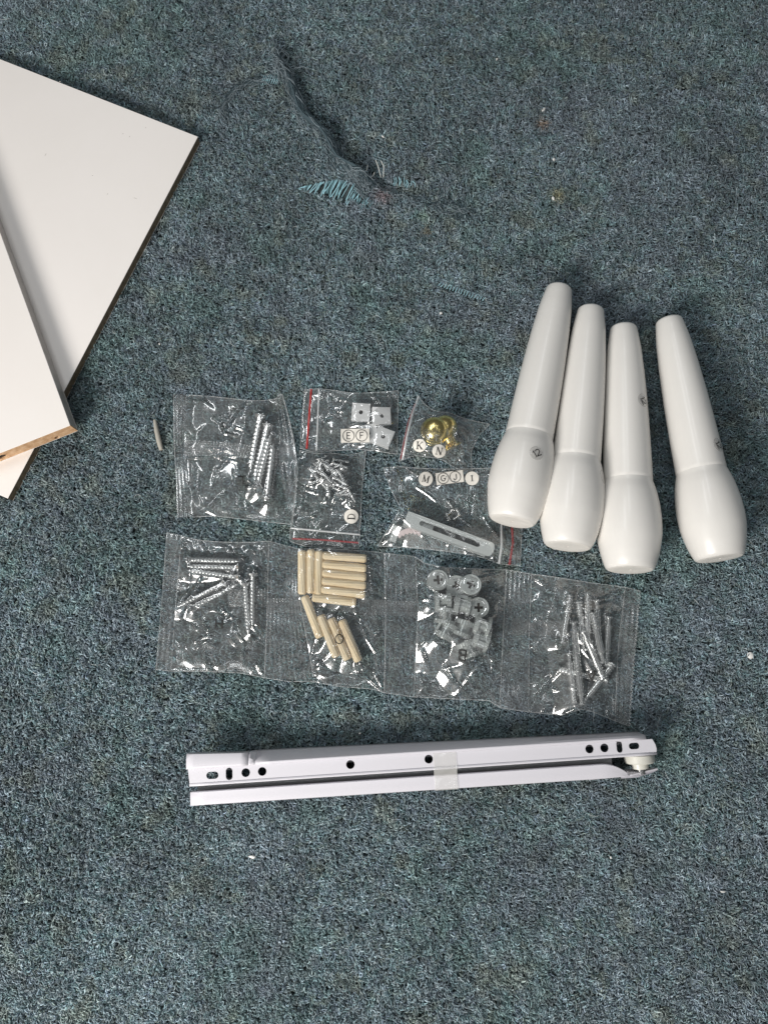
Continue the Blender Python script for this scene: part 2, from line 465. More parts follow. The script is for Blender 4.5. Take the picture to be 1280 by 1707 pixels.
def text_mesh(name, text, size, place, advance=0.95):
    """place(x, y, lift) -> world point; text centred at 0,0"""
    mb = MB(); w = (len(text) - 1) * advance + 1
    lay = 0
    for i, ch in enumerate(text):
        for vs, fs in glyph_parts(ch):
            mb.add([place((x - w / 2 + i * advance) * size, (y - 0.5) * size, lay * 0.015 * MM) for x, y in vs], fs)
            lay += 1
    return mb.mesh(name, M_ink)

# ------------------------------------------------------------------ the carpet
TEAR = [P(462, 78), P(464, 112), P(486, 146), P(508, 198), P(545, 232), P(566, 276), P(606, 298), P(624, 318)]
TEAR = [(p.x, p.y) for p in TEAR]
TEAR2 = [(P(*q).x, P(*q).y) for q in ((715, 352), (745, 345), (785, 356))]
BARE = [[(497, 309), (530, 303), (560, 300), (590, 305), (606, 322), (620, 345), (598, 340), (570, 331), (530, 322)],
        [(433, 127), (464, 124), (468, 138), (440, 143)], [(655, 296), (688, 296), (690, 308), (660, 306)]]
BARE = [[(P(*q).x, P(*q).y) for q in poly] for poly in BARE]
SLIT = [(P(*q).x, P(*q).y) for q in ((733, 474), (770, 489), (808, 500))]
def carpet_h(x, y):
    h = 0.5 * MM * (vnoise(x, y, 0.05, 5) - 0.5)
    for k, (a, b) in enumerate(zip(TEAR, TEAR[1:])):
        d, t = seg_dist(x, y, a, b)
        amp = [3.5, 6.0, 5.5, 7.0, 7.5, 8.0, 5.0][k] * MM
        h = np.maximum(h, amp * np.exp(-(d / (4.6 * MM)) ** 2))
    for a, b in zip(TEAR2, TEAR2[1:]):
        d, t = seg_dist(x, y, a, b)
        h = np.maximum(h, 2.2 * MM * np.exp(-(d / (3.5 * MM)) ** 2))
    for k, (a, b) in enumerate(zip(TEAR[2:], TEAR[3:])):          # hollow added along the ridge's north-east side to deepen its shadow
        dx, dy = b[0] - a[0], b[1] - a[1]; l = math.hypot(dx, dy); o = 8.0 * MM
        a2 = (a[0] - dy / l * o, a[1] + dx / l * o); b2 = (b[0] - dy / l * o, b[1] + dx / l * o)
        d, t = seg_dist(x, y, a2, b2)
        h = h - 3.6 * MM * np.exp(-(d / (3.8 * MM)) ** 2)
    return h
xs = np.concatenate([np.linspace(-0.95, -0.105, 120), np.linspace(-0.10, 0.08, 110), np.linspace(0.085, 0.95, 120)])
ys = np.concatenate([np.linspace(-0.75, 0.19, 120), np.linspace(0.195, 0.42, 130), np.linspace(0.425, 1.15, 90)])
GX, GY = np.meshgrid(xs, ys)
carpet = put('carpet', grid_mesh('carpet', GX, GY, carpet_h(GX, GY) - 3.6 * MM, M_back))
tag(carpet, 'worn dark blue-green cut pile carpet under everything', kind='structure')

# a few tuft shapes, scattered as one mass
tufts = bpy.data.collections.new('tuft_shapes')
for k in range(18):
    rr = random.Random(100 + k)
    mb = MB(); cols = []
    for s_ in range(5):
        a = rr.uniform(0, 6.283); lean = rr.uniform(0.5, 1.25); L = rr.uniform(3.0, 4.8) * MM
        curl = rr.choice([-1, 1]) * rr.uniform(1.0, 4.2); r0 = rr.uniform(0.24, 0.38) * MM
        p = Vector((rr.uniform(-.5, .5) * MM, rr.uniform(-.5, .5) * MM, -3.0 * MM)); path = [p.copy()]
        nseg = 7
        for j in range(nseg):
            el = R(86) - lean * (j / (nseg - 1)) ** .8 * 1.5
            aj = a + curl * (j / nseg) ** 1.5
            p = p + (L * 1.2 / nseg) * Vector((math.cos(el) * math.cos(aj), math.cos(el) * math.sin(aj), max(-0.25, math.sin(el))))
            path.append(p.copy())
        before = len(mb.v)
        mb.tube(path, [r0 * q for q in (1, 1, 1, 1.05, 1.1, 1.05, .9, 0.5)], 4, False)
        g = rr.choice([0.6, 0.75, 0.9, 1.0, 1.15, 1.5])
        cols += [(g, g * rr.uniform(.98, 1.02), g * rr.uniform(.97, 1.03), 1)] * (len(mb.v) - before)
    me = mb.mesh('yarn_tuft', M_pile, 60)
    ca = me.color_attributes.new('strand', 'FLOAT_COLOR', 'POINT')
    ca.data.foreach_set('color', np.array(cols, np.float32).ravel())
    tufts.objects.link(bpy.data.objects.new('yarn_tuft', me))

PX0, PX1, PY0, PY1 = -0.43, 0.43, -0.33, 0.64
th = R(-24)
sx, sy = 1.85 * MM, 2.3 * MM
nu, nv = int(1.35 / sx), int(1.35 / sy)
U, V = np.meshgrid((np.arange(nu) - nu / 2) * sx, (np.arange(nv) - nv / 2) * sy)
U = U + RNG.normal(0, .55 * MM, U.shape); V = V + RNG.normal(0, .42 * MM, V.shape)
V = V + 1.2 * MM * (vnoise(U, V, 0.03, 9) - .5)
X = (U * math.cos(th) - V * math.sin(th)).ravel(); Y = (U * math.sin(th) + V * math.cos(th) + 0.15).ravel()
ROWN = np.repeat(np.arange(nv)[:, None], nu, 1).ravel()
keep = (X > PX0) & (X < PX1) & (Y > PY0) & (Y < PY1)
for poly in BARE: keep &= ~in_poly(X, Y, poly)
for a, b in zip(SLIT, SLIT[1:]): keep &= seg_dist(X, Y, a, b)[0] > 1.0 * MM
keep &= RNG.random(X.shape) > 0.03
X, Y, ROWN = X[keep], Y[keep], ROWN[keep]
Z = carpet_h(X, Y) + RNG.normal(0, 0.22 * MM, X.shape) - 0.2 * MM
Z += 1.1 * MM * (vnoise(X, Y, .0050, 54) - .5)           # tufts stand in uneven clumps
rowr = RNG.random(nv)                                   # some tuft rows sit lower or higher for part of their length
Z -= 0.9 * MM * (rowr[ROWN] > .86) * np.clip((vnoise(X * .9 + ROWN * .013, Y * .2 + ROWN * .37, .03, 66) - .45) * 5, 0, 1)
Z += 0.5 * MM * (rowr[ROWN] < .10) * np.clip((vnoise(X * .9 + ROWN * .017, Y * .2 + ROWN * .31, .03, 67) - .5) * 5, 0, 1)
n = len(X)
base = np.array([[0.152, 0.176, 0.186], [0.124, 0.162, 0.165], [0.168, 0.178, 0.180], [0.132, 0.150, 0.172], [0.145, 0.163, 0.148], [0.20, 0.220, 0.225]])
pick = RNG.choice(6, n, p=[.32, .22, .20, .10, .08, .08])
col = base[pick] * np.array([0.875, 1.015, 1.075]) * 1.5 * RNG.uniform(0.72, 1.28, (n, 1))
def blend(c, w): 
    global col
    col = col * (1 - w[:, None]) + (col.mean(1, keepdims=True) * np.array(c)) * w[:, None]
sm = lambda v, a, b: np.clip((v - a) / (b - a), 0, 1)
blend((0.68, 1.12, 1.06), 0.5 * sm(vnoise(X, Y, 0.04, 21) * .6 + vnoise(X, Y, 0.008, 22) * .4, .58, .78))
blend((0.84, 0.98, 1.17), 0.5 * sm(vnoise(X, Y, 0.055, 31) * .65 + vnoise(X, Y, 0.010, 32) * .35, .58, .78))
blend((0.93, 1.06, 0.88), 0.5 * sm(vnoise(X, Y, 0.018, 41) * .6 + vnoise(X, Y, 0.007, 42) * .4, .66, .82))
col *= (0.86 + 0.28 * vnoise(X, Y, 0.012, 51))[:, None] * (0.78 + 0.44 * vnoise(X, Y, 0.0046, 52))[:, None] * (0.86 + 0.28 * vnoise(X, Y, 0.07, 53))[:, None]
for (px, py, rad, c, w) in ((905, 205, 9, (1.5, 1.0, .62), .8), (930, 325, 13, (1.45, 1.35, .75), .8), (712, 385, 6, (1.4, 1.1, .6), .7),
                            (640, 325, 16, (1.3, .82, .85), .6), (705, 360, 10, (.75, 1.2, .85), .6), (815, 345, 10, (.6, .6, .6), 0.0)):
    q = P(px, py); d = np.hypot(X - q.x, Y - q.y)
    blend(c, w * np.exp(-(d / (rad * PX)) ** 2))
pm = bpy.data.meshes.new('carpet_pile')
pm.vertices.add(n); pm.vertices.foreach_set('co', np.stack([X, Y, Z], -1).astype(np.float32).ravel())
a_ = pm.attributes.new('tint', 'FLOAT_COLOR', 'POINT'); a_.data.foreach_set('color', np.concatenate([col, np.ones((n, 1))], 1).astype(np.float32).ravel())
# the nap: random lean, plus flattening that imitates brighter light lower left and top
flat = np.maximum(sm(-X - .35 * Y, -.02, .30), .55 * sm(Y + .15 * np.abs(X), .22, .52)) * (.75 + .5 * vnoise(X, Y, .06, 68))
ldx = .55 * (vnoise(X, Y, .02, 61) - .5) + .6 * (vnoise(X, Y, .09, 63) - .5) + .62 * .75 * flat
ldy = .55 * (vnoise(X, Y, .02, 62) - .5) + .6 * (vnoise(X, Y, .09, 64) - .5) + .78 * .75 * flat
phi = RNG.uniform(0, 6.283, n); cph, sph = np.cos(phi), np.sin(phi)
eul = np.stack([RNG.normal(0, .18, n) - (-sph * ldx + cph * ldy), RNG.normal(0, .18, n) + (cph * ldx + sph * ldy), phi], -1)
a_ = pm.attributes.new('turn', 'FLOAT_VECTOR', 'POINT'); a_.data.foreach_set('vector', eul.astype(np.float32).ravel())
a_ = pm.attributes.new('size', 'FLOAT', 'POINT'); a_.data.foreach_set('value', RNG.uniform(.85, 1.15, n).astype(np.float32))
a_ = pm.attributes.new('shape', 'INT', 'POINT'); a_.data.foreach_set('value', RNG.integers(0, 18, n).astype(np.int32))
pm.materials.append(M_pile)
pile = put('carpet_pile', pm)
tag(pile, 'short curled blue-grey and green yarn pile covering the carpet', kind='stuff')
ng = bpy.data.node_groups.new('pile_scatter', 'GeometryNodeTree')
ng.interface.new_socket('Geometry', in_out='INPUT', socket_type='NodeSocketGeometry')
ng.interface.new_socket('Geometry', in_out='OUTPUT', socket_type='NodeSocketGeometry')
gi = ng.nodes.new('NodeGroupInput'); go = ng.nodes.new('NodeGroupOutput')
iop = ng.nodes.new('GeometryNodeInstanceOnPoints'); ci = ng.nodes.new('GeometryNodeCollectionInfo')
ci.inputs['Collection'].default_value = tufts; ci.inputs['Separate Children'].default_value = True; ci.inputs['Reset Children'].default_value = True
def nattr(name, dt):
    q = ng.nodes.new('GeometryNodeInputNamedAttribute'); q.data_type = dt; q.inputs['Name'].default_value = name; return q.outputs['Attribute']
e2r = ng.nodes.new('FunctionNodeEulerToRotation')
ng.links.new(nattr('turn', 'FLOAT_VECTOR'), e2r.inputs[0])
ng.links.new(gi.outputs[0], iop.inputs['Points']); ng.links.new(ci.outputs[0], iop.inputs['Instance'])
iop.inputs['Pick Instance'].default_value = True
ng.links.new(nattr('shape', 'INT'), iop.inputs['Instance Index'])
ng.links.new(e2r.outputs[0], iop.inputs['Rotation']); ng.links.new(nattr('size', 'FLOAT'), iop.inputs['Scale'])
ng.links.new(iop.outputs[0], go.inputs[0])
md = pile.modifiers.new('scatter', 'NODES'); md.node_group = ng

rr = random.Random(44); mb = MB()
for k in range(420):
    x, y = rr.uniform(-.36, .36), rr.uniform(-.27, .56); a = rr.uniform(0, 6.28); c_ = rr.uniform(-1.5, 1.5); L_ = rr.uniform(3, 9) * MM
    p = Vector((x, y, rr.uniform(.6, 1.2) * MM + float(carpet_h(np.array(x), np.array(y))))); pth = [p.copy()]
    for j in range(6):
        p = p + L_ / 6 * Vector((math.cos(a + c_ * j / 3), math.sin(a + c_ * j / 3), rr.uniform(-.15, .15))); pth.append(p.copy())
    mb.tube(pth, rr.uniform(.07, .16) * MM, 3, False)
o = mb.obj('loose_fibre_fuzz', M_fuzz); tag(o, 'pale loose fibres shed all over the carpet pile', kind='stuff')
# the tear: loose fibres along a raised ridge, and backing threads laid bare
tear = empty('carpet_tear', Matrix.Translation(P(540, 238)))
tag(tear, 'frayed tear with loose grey yarn along a raised ridge and bare turquoise backing threads', 'carpet tear')
tinv = tear.matrix_world.inverted()
def polyl(pts, t):
    L = [math.dist(a, b) for a, b in zip(pts, pts[1:])]; s = t * sum(L)
    for (a, b), l in zip(zip(pts, pts[1:]), L):
        if s <= l: return (a[0] + (b[0] - a[0]) * s / l, a[1] + (b[1] - a[1]) * s / l)
        s -= l
    return pts[-1]
def fibre_path(pts, t0, t1, off0, off1, lift, rr, n=11, wig=1.3):
    out = []; wx, wy = rr.uniform(0, 6), rr.uniform(0, 6)
    for j in range(n):
        f = j / (n - 1); t = t0 + (t1 - t0) * f
        a = polyl(pts, min(1, max(0, t))); b = polyl(pts, min(1, max(0, t) + .02)); a2 = polyl(pts, max(0, min(1, t) - .02))
        dx, dy = b[0] - a2[0], b[1] - a2[1]; l = math.hypot(dx, dy) or 1
        o = off0 + (off1 - off0) * f + wig * MM * math.sin(wx + f * 7)
        x, y = a[0] - dy / l * o, a[1] + dx / l * o
        z = float(carpet_h(np.array(x), np.array(y))) + lift * (0.4 + 0.6 * math.sin(math.pi * f)) + wig * .5 * MM * math.sin(wy + f * 6)
        out.append(tinv @ Vector((x, y, z)))
    return out
def fibres(name, m, specs, parent=tear, kind='stuff'):
    mb = MB()
    for path, r in specs: mb.tube(path, r, 4)
    o = mb.obj(name, m, parent, 70)
    if kind: o['kind'] = kind
    return o
rr = random.Random(5); sp = []; spd = []
for k in range(260):
    t0 = rr.uniform(0.03, 0.9); L = rr.uniform(.06, .22)
    o = rr.gauss(-0.4 * MM, 2.6 * MM)
    (sp if rr.random() < .45 else spd).append((fibre_path(TEAR, t0, min(1, t0 + L), o, o + rr.gauss(0, 3.2 * MM), rr.uniform(0.3, 3.4) * MM, rr), rr.uniform(.16, .36) * MM))
ARC = [(P(*q).x, P(*q).y) for q in ((468, 140), (440, 134), (410, 138), (385, 160), (372, 185), (378, 205))]
for k in range(80):
    t0 = rr.uniform(0, .8); L = rr.uniform(.15, .35); o = rr.gauss(0, 1.3 * MM)
    (sp if rr.random() < .4 else spd).append((fibre_path(ARC, t0, min(1, t0 + L), o, o + rr.gauss(0, 1.5 * MM), rr.uniform(0.8, 2.2) * MM, rr), rr.uniform(.13, .26) * MM))
STRAND = [(P(*q).x, P(*q).y) for q in ((570, 285), (592, 300), (604, 320), (618, 345))]
for k in range(50):
    t0 = rr.uniform(-.1, .5); L = rr.uniform(.3, .6); o = rr.gauss(0, 1.6 * MM)
    (sp if rr.random() < .6 else spd).append((fibre_path(STRAND, max(0, t0), min(1, t0 + L), o, o + rr.gauss(0, 1.2 * MM), rr.uniform(0.6, 2.2) * MM, rr), rr.uniform(.12, .25) * MM))
CL = [(P(*q).x, P(*q).y) for q in ((612, 300), (640, 315), (680, 330), (730, 352), (792, 360))]
for k in range(70):
    t0 = rr.uniform(0, .85); L = rr.uniform(.08, .22); o = rr.gauss(0, 2.6 * MM)
    (sp if rr.random() < .4 else spd).append((fibre_path(CL, t0, min(1, t0 + L), o, o + rr.gauss(0, 1.6 * MM), rr.uniform(0.8, 2.4) * MM, rr), rr.uniform(.13, .26) * MM))
core = []
for k in range(9):
    o = rr.gauss(0, 1.5 * MM); t0 = rr.uniform(0, .45)
    core.append((fibre_path(TEAR, t0, min(1, t0 + rr.uniform(.4, .7)), o, rr.gauss(0, 1.5 * MM), rr.uniform(.8, 2.6) * MM, rr, 16, 1.9), rr.uniform(.7, 1.25) * MM))
for k in range(26):
    t0 = rr.uniform(0, .16); o = rr.gauss(1.5 * MM, 3 * MM)
    sp.append((fibre_path(TEAR, t0, t0 + rr.uniform(.05, .14), o, o + rr.gauss(0, 4 * MM), rr.uniform(1.5, 4.5) * MM, rr, 11, 2.2), rr.uniform(.2, .4) * MM))
fibres('torn_yarn_core', M_fray_d, core)
fibres('loose_yarn', M_fray, sp); fibres('dark_loose_yarn', M_fray_d, spd)
# bare backing threads
rr = random.Random(8); tq = []
top = [(500, 311), (530, 303), (560, 299), (588, 304), (602, 318), (616, 336)]; bot = [(501, 316), (530, 322), (560, 331), (585, 339), (602, 345), (620, 349)]
tqd = []
for k in range(70):
    if rr.random() < .16: continue
    f = (k + rr.uniform(-1, 1)) / 69; f = min(1, max(0, f))
    a = polyl(top, f); b = polyl(bot, f); l = rr.uniform(.55, 1.12)
    dx = rr.gauss(-6, 6)
    a3 = tinv @ (P(a[0] + 4, a[1]) + Vector((0, 0, rr.uniform(-1.6, -.6) * MM))); b3 = tinv @ (P(a[0] + (b[0] - a[0]) * l - 2 + dx * .5, a[1] + (b[1] - a[1]) * l) + Vector((0, 0, rr.uniform(-2.0, -.9) * MM)))
    mid = (a3 + b3) / 2 + Vector((rr.gauss(0, .5) * MM, 0, .7 * MM))
    (tq if rr.random() < .68 else tqd).append(([a3 + Vector((0, 0, .9 * MM)), mid + Vector((0, 0, .9 * MM)), b3 + Vector((0, 0, .9 * MM))], rr.uniform(.26, .42) * MM))
for k in range(9):
    x = 436 + k * 3.4 + rr.uniform(-1, 1)
    tq.append(([tinv @ P(x + 4, 124 + rr.uniform(0, 3), .5 * MM), tinv @ P(x + 1, 133, 1.8 * MM), tinv @ P(x - 2, 140, -.5 * MM)], .26 * MM))
for k in range(9):
    x = 656 + k * 4 + rr.uniform(-1.5, 1.5); y = 294 + (k > 4) * 4
    tq.append(([tinv @ P(x + rr.uniform(-2, 3), y + rr.uniform(0, 3), .6 * MM), tinv @ P(x + 2, y + 7, 1.8 * MM), tinv @ P(x + rr.uniform(-3, 3), y + 15, -.4 * MM)], .24 * MM))
fibres('backing_thread', M_turq, tq); fibres('dark_backing_thread', M_turq_d, tqd)
wf = [[(613, 274), (611, 283), (609, 292)], [(624, 287), (622, 292), (617, 296)], [(626, 266), (630, 276), (635, 295)], [(635, 267), (640, 278), (639, 295)]]
fibres('pale_fibre', M_pale, [([tinv @ P(q[0], q[1], (1.2 + 2.5 * (1 - j / 2)) * MM) for j, q in enumerate(c)], .3 * MM) for c in wf])
# the short slit further down
slit = empty('carpet_slit', Matrix.Translation(P(770, 488)))
tag(slit, 'short slit in the carpet with a row of turquoise stitches, above the white furniture legs', 'carpet slit')
tinv = slit.matrix_world.inverted(); rr = random.Random(3); tq = []
for k in range(17):
    f = k / 16; a = polyl([(733, 473), (770, 486), (806, 498)], f); h = 5 + 4 * math.sin(f * 3.1) * rr.uniform(.6, 1.2)
    tq.append(([tinv @ P(a[0] + 2 + rr.uniform(-1, 1), a[1] - h / 2, .8 * MM), tinv @ P(a[0], a[1], 1.2 * MM), tinv @ P(a[0] - 2 + rr.uniform(-1, 1), a[1] + h / 2, .5 * MM)], .25 * MM))
fibres('backing_thread', M_turq, tq, slit)

# ------------------------------------------------------------------ the two white boards
TH_LOW, TH_UP = 8 * MM, 13.5 * MM
def board_frame(c, along, z):
    x = Vector((along.x, along.y, 0)).normalized(); y = Vector((-x.y, x.x, 0))
    return Matrix(((x.x, y.x, 0, c.x), (x.y, y.y, 0, c.y), (0, 0, 1, z), (0, 0, 0, 1)))
def make_board(name, M, xs, ys, label, end_mat, side_mat, end_holes=(), TH=0.01):
    """local box xs x ys x [0, TH]; end_side: which x end carries the holes"""
    root = empty(name, M); tag(root, label, 'board', 'white board panels')
    x0, x1 = xs; y0, y1 = ys; lam = 0.5 * MM; eb = 0.7 * MM
    mb = MB(); mb.box((x0, y0, TH - lam), (x1, y1, TH)); 
    o = mb.obj('laminate_face', M_white_lam, root)
    bv = o.modifiers.new('edge', 'BEVEL'); bv.width = .25 * MM; bv.segments = 2
    mb = MB(); mb.box((x0 + .15 * MM, y0 + eb, lam), (x1 - 1.2 * MM, y1 - eb, TH - lam - .02 * MM)); mb.obj('core', end_mat, root)
    mb = MB(); mb.box((x0, y0, 0), (x1, y1, lam - .02 * MM)); mb.obj('laminate_face', M_white_lam, root)
    mb = MB(); mb.box((x0 + .15 * MM, y0 + .15 * MM, lam), (x1 - 1.2 * MM, y0 + eb - .02 * MM, TH - lam - .02 * MM)); mb.obj('edge_band', side_mat, root)
    mb = MB(); mb.box((x0 + .15 * MM, y1 - eb + .02 * MM, lam), (x1 - 1.2 * MM, y1 - .15 * MM, TH - lam - .02 * MM)); mb.obj('edge_band', side_mat, root)
    # the sawn end, a thin slab with its drilled holes
    bm = plate_with_holes([(y0 + .15 * MM, lam), (y1 - .15 * MM, lam), (y1 - .15 * MM, TH - lam - .02 * MM), (y0 + .15 * MM, TH - lam - .02 * MM)], [circle(hy, hz, hr, 16) for hy, hz, hr in end_holes], 0, 1.15 * MM)
    bm.transform(Matrix(((0, 0, 1, x1 - 1.17 * MM), (1, 0, 0, 0), (0, 1, 0, 0), (0, 0, 0, 1))))
    bm_obj('sawn_end', bm, end_mat, root)
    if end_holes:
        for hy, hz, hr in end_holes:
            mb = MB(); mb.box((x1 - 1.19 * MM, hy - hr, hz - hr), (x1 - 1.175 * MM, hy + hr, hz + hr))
            mb.obj('drilled_hole_shade', M_hole_shade, root)  # dark plate behind the hole paints the shade of its depth
    return root
# lower board: north-east corner at (330,228), long edge running to (15,830)
zt = TH_LOW
c0 = P(330, 227, zt); c1 = P(13, 831, zt); cN = P(0, 87, zt)
Ml = board_frame(c0, c1 - c0, 0)
Lw = (c1 - c0).length
b1 = make_board('board_panel', Ml, (0, Lw), (-0.42, 0), 'large white board flat on the carpet with brown fibreboard edge, under the other board', M_mdf, M_mdf, (), TH_LOW)
# upper board: south corner at (117,709), long edge running up to (0,381)
zt2 = TH_LOW + TH_UP + .3 * MM
d0 = P(117, 709, zt2); d1 = P(23, 450, zt2)
Mu = board_frame(d0, d0 - d1, TH_LOW + .3 * MM)
pe = Mu.inverted() @ P(1, 756, TH_LOW + 8 * MM)
pe2 = Mu.inverted() @ P(94, 726, TH_LOW + 3 * MM)
b2 = make_board('board_panel', Mu, (-0.55, 0), (-0.45, 0), 'white board stacked on the other, with raw chipboard end and grey edge band', M_chip, M_band, [(pe.y, 6.5 * MM, 3.2 * MM), (pe2.y, 2.6 * MM, 1.9 * MM)], TH_UP)
# specks and scuffs on the lower board
for (px, py, w, h, m) in ((205 / 3.2 * 0 + 154, 292, 1.6, 1.2, M_speck), (76, 257, 7, 1.5, M_scuff), (205, 222, 2, 2, M_scuff), (216, 227, 3, 1.5, M_scuff), (100, 135, 2, 3, M_scuff), (179, 323, 4, 1.2, M_scuff), (243, 212, 3, 1.2, M_scuff), (5, 388, 2, 1.5, M_speck), (226, 330, 1.2, 8, M_scuff)):
    q = Ml.inverted() @ P(px, py, TH_LOW + .05 * MM)
    mb = MB(); n_ = 9
    vs = [(q.x + w / 2 * PX * math.cos(6.283 * k / n_) * random.uniform(.7, 1.2), q.y + h / 2 * PX * math.sin(6.283 * k / n_) * random.uniform(.7, 1.2), TH_LOW + .04 * MM) for k in range(n_)]
    mb.add(vs, [tuple(range(n_))]); mb.obj('scuff_mark', m, b1)

# ------------------------------------------------------------------ four turned legs
LS = 0.400 * MM
PROF = [(0, 0), (0, 20.8), (.004, 22.6), (.010, 23.6), (.04, 25.8), (.1, 29.4), (.2, 33.2), (.35, 37.0), (.5, 39.4), (.60, 40.4), (.640, 40.9), (.650, 41.0), (.6535, 40.5), (.656, 40.5), (.68, 44.0), (.71, 47.4), (.75, 50.4), (.79, 52.2), (.83, 52.9), (.87, 52.3), (.90, 50.4), (.94, 46.8), (.97, 43.0), (.988, 40.2), (.996, 38.2), (1.0, 35.8)]
def prof_r(t):
    for (a, ra), (b, rb) in zip(PROF[1:], PROF[2:]):
        if a <= t <= b: return (ra + (rb - ra) * ((t - a) / (b - a) if b > a else 1)) * LS
    return PROF[-1][1] * LS
leg_specs = [((932, 481), (853, 869), 'white turned leg lying on a clear bag, number 12 sticker on its thick foot', (0.757, 78, 40)),
             ((984.6, 516), (946, 911), 'white turned leg second from the left, only a sticker rim showing on its foot', (0.725, 32, -20)),
             ((1039, 546), (1050, 950), 'white turned leg third from the left, number 12 sticker on its slim shaft', (0.345, 57, -62)),
             ((1114.5, 534), (1199.4, 931), 'white turned leg lying apart from the others, number 12 sticker just above its foot', (0.575, 55, -68))]
for k, (tp, bp, label, (st, sphi, srot)) in enumerate(leg_specs):
    z0 = 9.5 * MM; z1 = z0 + (52.3 - 23.0) * LS / .86
    p0, p1 = P(*tp, z0), P(*bp, z1)
    L = (p1 - p0).length
    Mx = axis_frame(p0, p1)
    root = empty('furniture_leg', Mx); tag(root, label, 'furniture leg', 'white turned furniture legs')
    mb = MB(); fine = []
    for a, b in zip(PROF, PROF[1:]):
        m_ = 3 if b[0] - a[0] > .03 else 1
        for j in range(m_):
            f = j / m_; fine.append((L * (a[0] + (b[0] - a[0]) * f), LS * (a[1] + (b[1] - a[1]) * f)))
    fine.append((L, PROF[-1][1] * LS))
    # smooth the long run of the profile a little
    fz = np.array([q[0] for q in fine]); fr = np.array([q[1] for q in fine])
    g = fr.copy(); sl_ = (fz[4:-5] < L * .6) | (fz[4:-5] > L * .72); g[4:-5] = np.where(sl_, (fr[3:-6] + fr[4:-5] * 2 + fr[5:-4]) / 4, fr[4:-5])
    mb.lathe(list(zip(fz, g)), 64)
    mb.obj('turned_shaft', M_lacquer, root, 40)
    mb = MB(); r_e = PROF[-1][1] * LS
    mb.lathe([(L + .02 * MM, r_e * .998), (L + .35 * MM, r_e * .93), (L + .2 * MM, r_e * .6), (L + .05 * MM, 1.0 * MM), (L - 1.5 * MM, .8 * MM), (L - 1.5 * MM, 0)], 40)
    mb.obj('foot_end', M_endgrain, root, 50)
    # sticker wrapped on the turned surface; the frame's Y axis points up
    phi0 = R(sphi)
    inv = None
    def wrap(p, q, lift, L=L, st=st, phi0=phi0, k=k):
        t = st + p / L; r = prof_r(t) 
        ph = phi0 + q / r
        return Vector(((r + lift) * math.cos(ph), (r + lift) * math.sin(ph), L * t))
    mb = MB(); rs = 4.6 * MM; ring = [wrap(0, 0, .22 * MM)]; fs = []
    for j in range(1, 5):
        for i in range(24): ring.append(wrap(rs * j / 4 * math.sin(6.283 * i / 24), rs * j / 4 * math.cos(6.283 * i / 24), .22 * MM))
    for i in range(24): fs.append((0, 1 + i, 1 + (i + 1) % 24))
    for j in range(3):
        for i in range(24): fs.append((1 + j * 24 + i, 1 + (j + 1) * 24 + i, 1 + (j + 1) * 24 + (i + 1) % 24, 1 + j * 24 + (i + 1) % 24))
    mb.add(ring, fs); stk = mb.obj('number_sticker', M_stick, root, 60)
    # a raised clear rim round the sticker
    mb = MB(); mb.tube([wrap(rs * math.sin(6.283 * i / 32), rs * math.cos(6.283 * i / 32), .22 * MM) for i in range(33)], .13 * MM, 5, False)
    mb.obj('sticker_rim', M_scuff if False else M_stick, stk, 60)
    # lettering: local axial direction runs down the picture, tangent direction runs left
    ca, sa = math.cos(R(srot)), math.sin(R(srot))
    def plc(x, y, lift, wrap=wrap, ca=ca, sa=sa):
        X_ = x * ca - y * sa; Y_ = x * sa + y * ca
        return wrap(-Y_, SGN * X_, .42 * MM + lift)
    # sign of the tangent so that increasing q goes to picture right
    a_, b_ = Mx @ wrap(0, 0, 0), Mx @ wrap(0, .001, 0)
    SGN = 1 if b_.x > a_.x else -1
    if k != 1:
        put('number', text_mesh('number', '12', 4.4 * MM, plc, .62), stk)

# ------------------------------------------------------------------ drawer slide pair
ZR = 21 * MM
s0 = P(316, 1297, ZR); s1 = P(1095, 1246, ZR)
Ms = board_frame(s0, s1 - s0, 0)
Si = Ms.inverted()
slide = empty('drawer_slide', Ms)
tag(slide, 'pair of white metal drawer slide rails taped together below the bag strip', 'drawer slide')
def sl(px, py, z): return Si @ P(px, py, z)
th_ = 1.0 * MM
nA0, nA1 = sl(313, 1280, ZR), sl(1084, 1230.5, ZR)           # web north edge
nB0, nB1 = sl(316, 1312, ZR), sl(1095, 1259, ZR)             # web south edge
holes = []
def hole_px(px, py): q = sl(px, py, ZR); return q.x, q.y
for px, py in ((409.6, 1288.5), (437, 1286.5), (584, 1275), (714.5, 1266), (982.6, 1249), (1007.5, 1247.2)): holes.append(circle(*hole_px(px, py), 6.7 * PX * .96, 20))
for px, py, lx, ly in ((354, 1293, 19, 11), (382, 1290.5, 10.5, 19), (1032.6, 1245.5, 9.5, 18), (1057, 1244, 17, 10)): holes.append(slot(*hole_px(px, py), lx * PX * .96, ly * PX * .96))
def mixv(a, b, t): return a + (b - a) * t
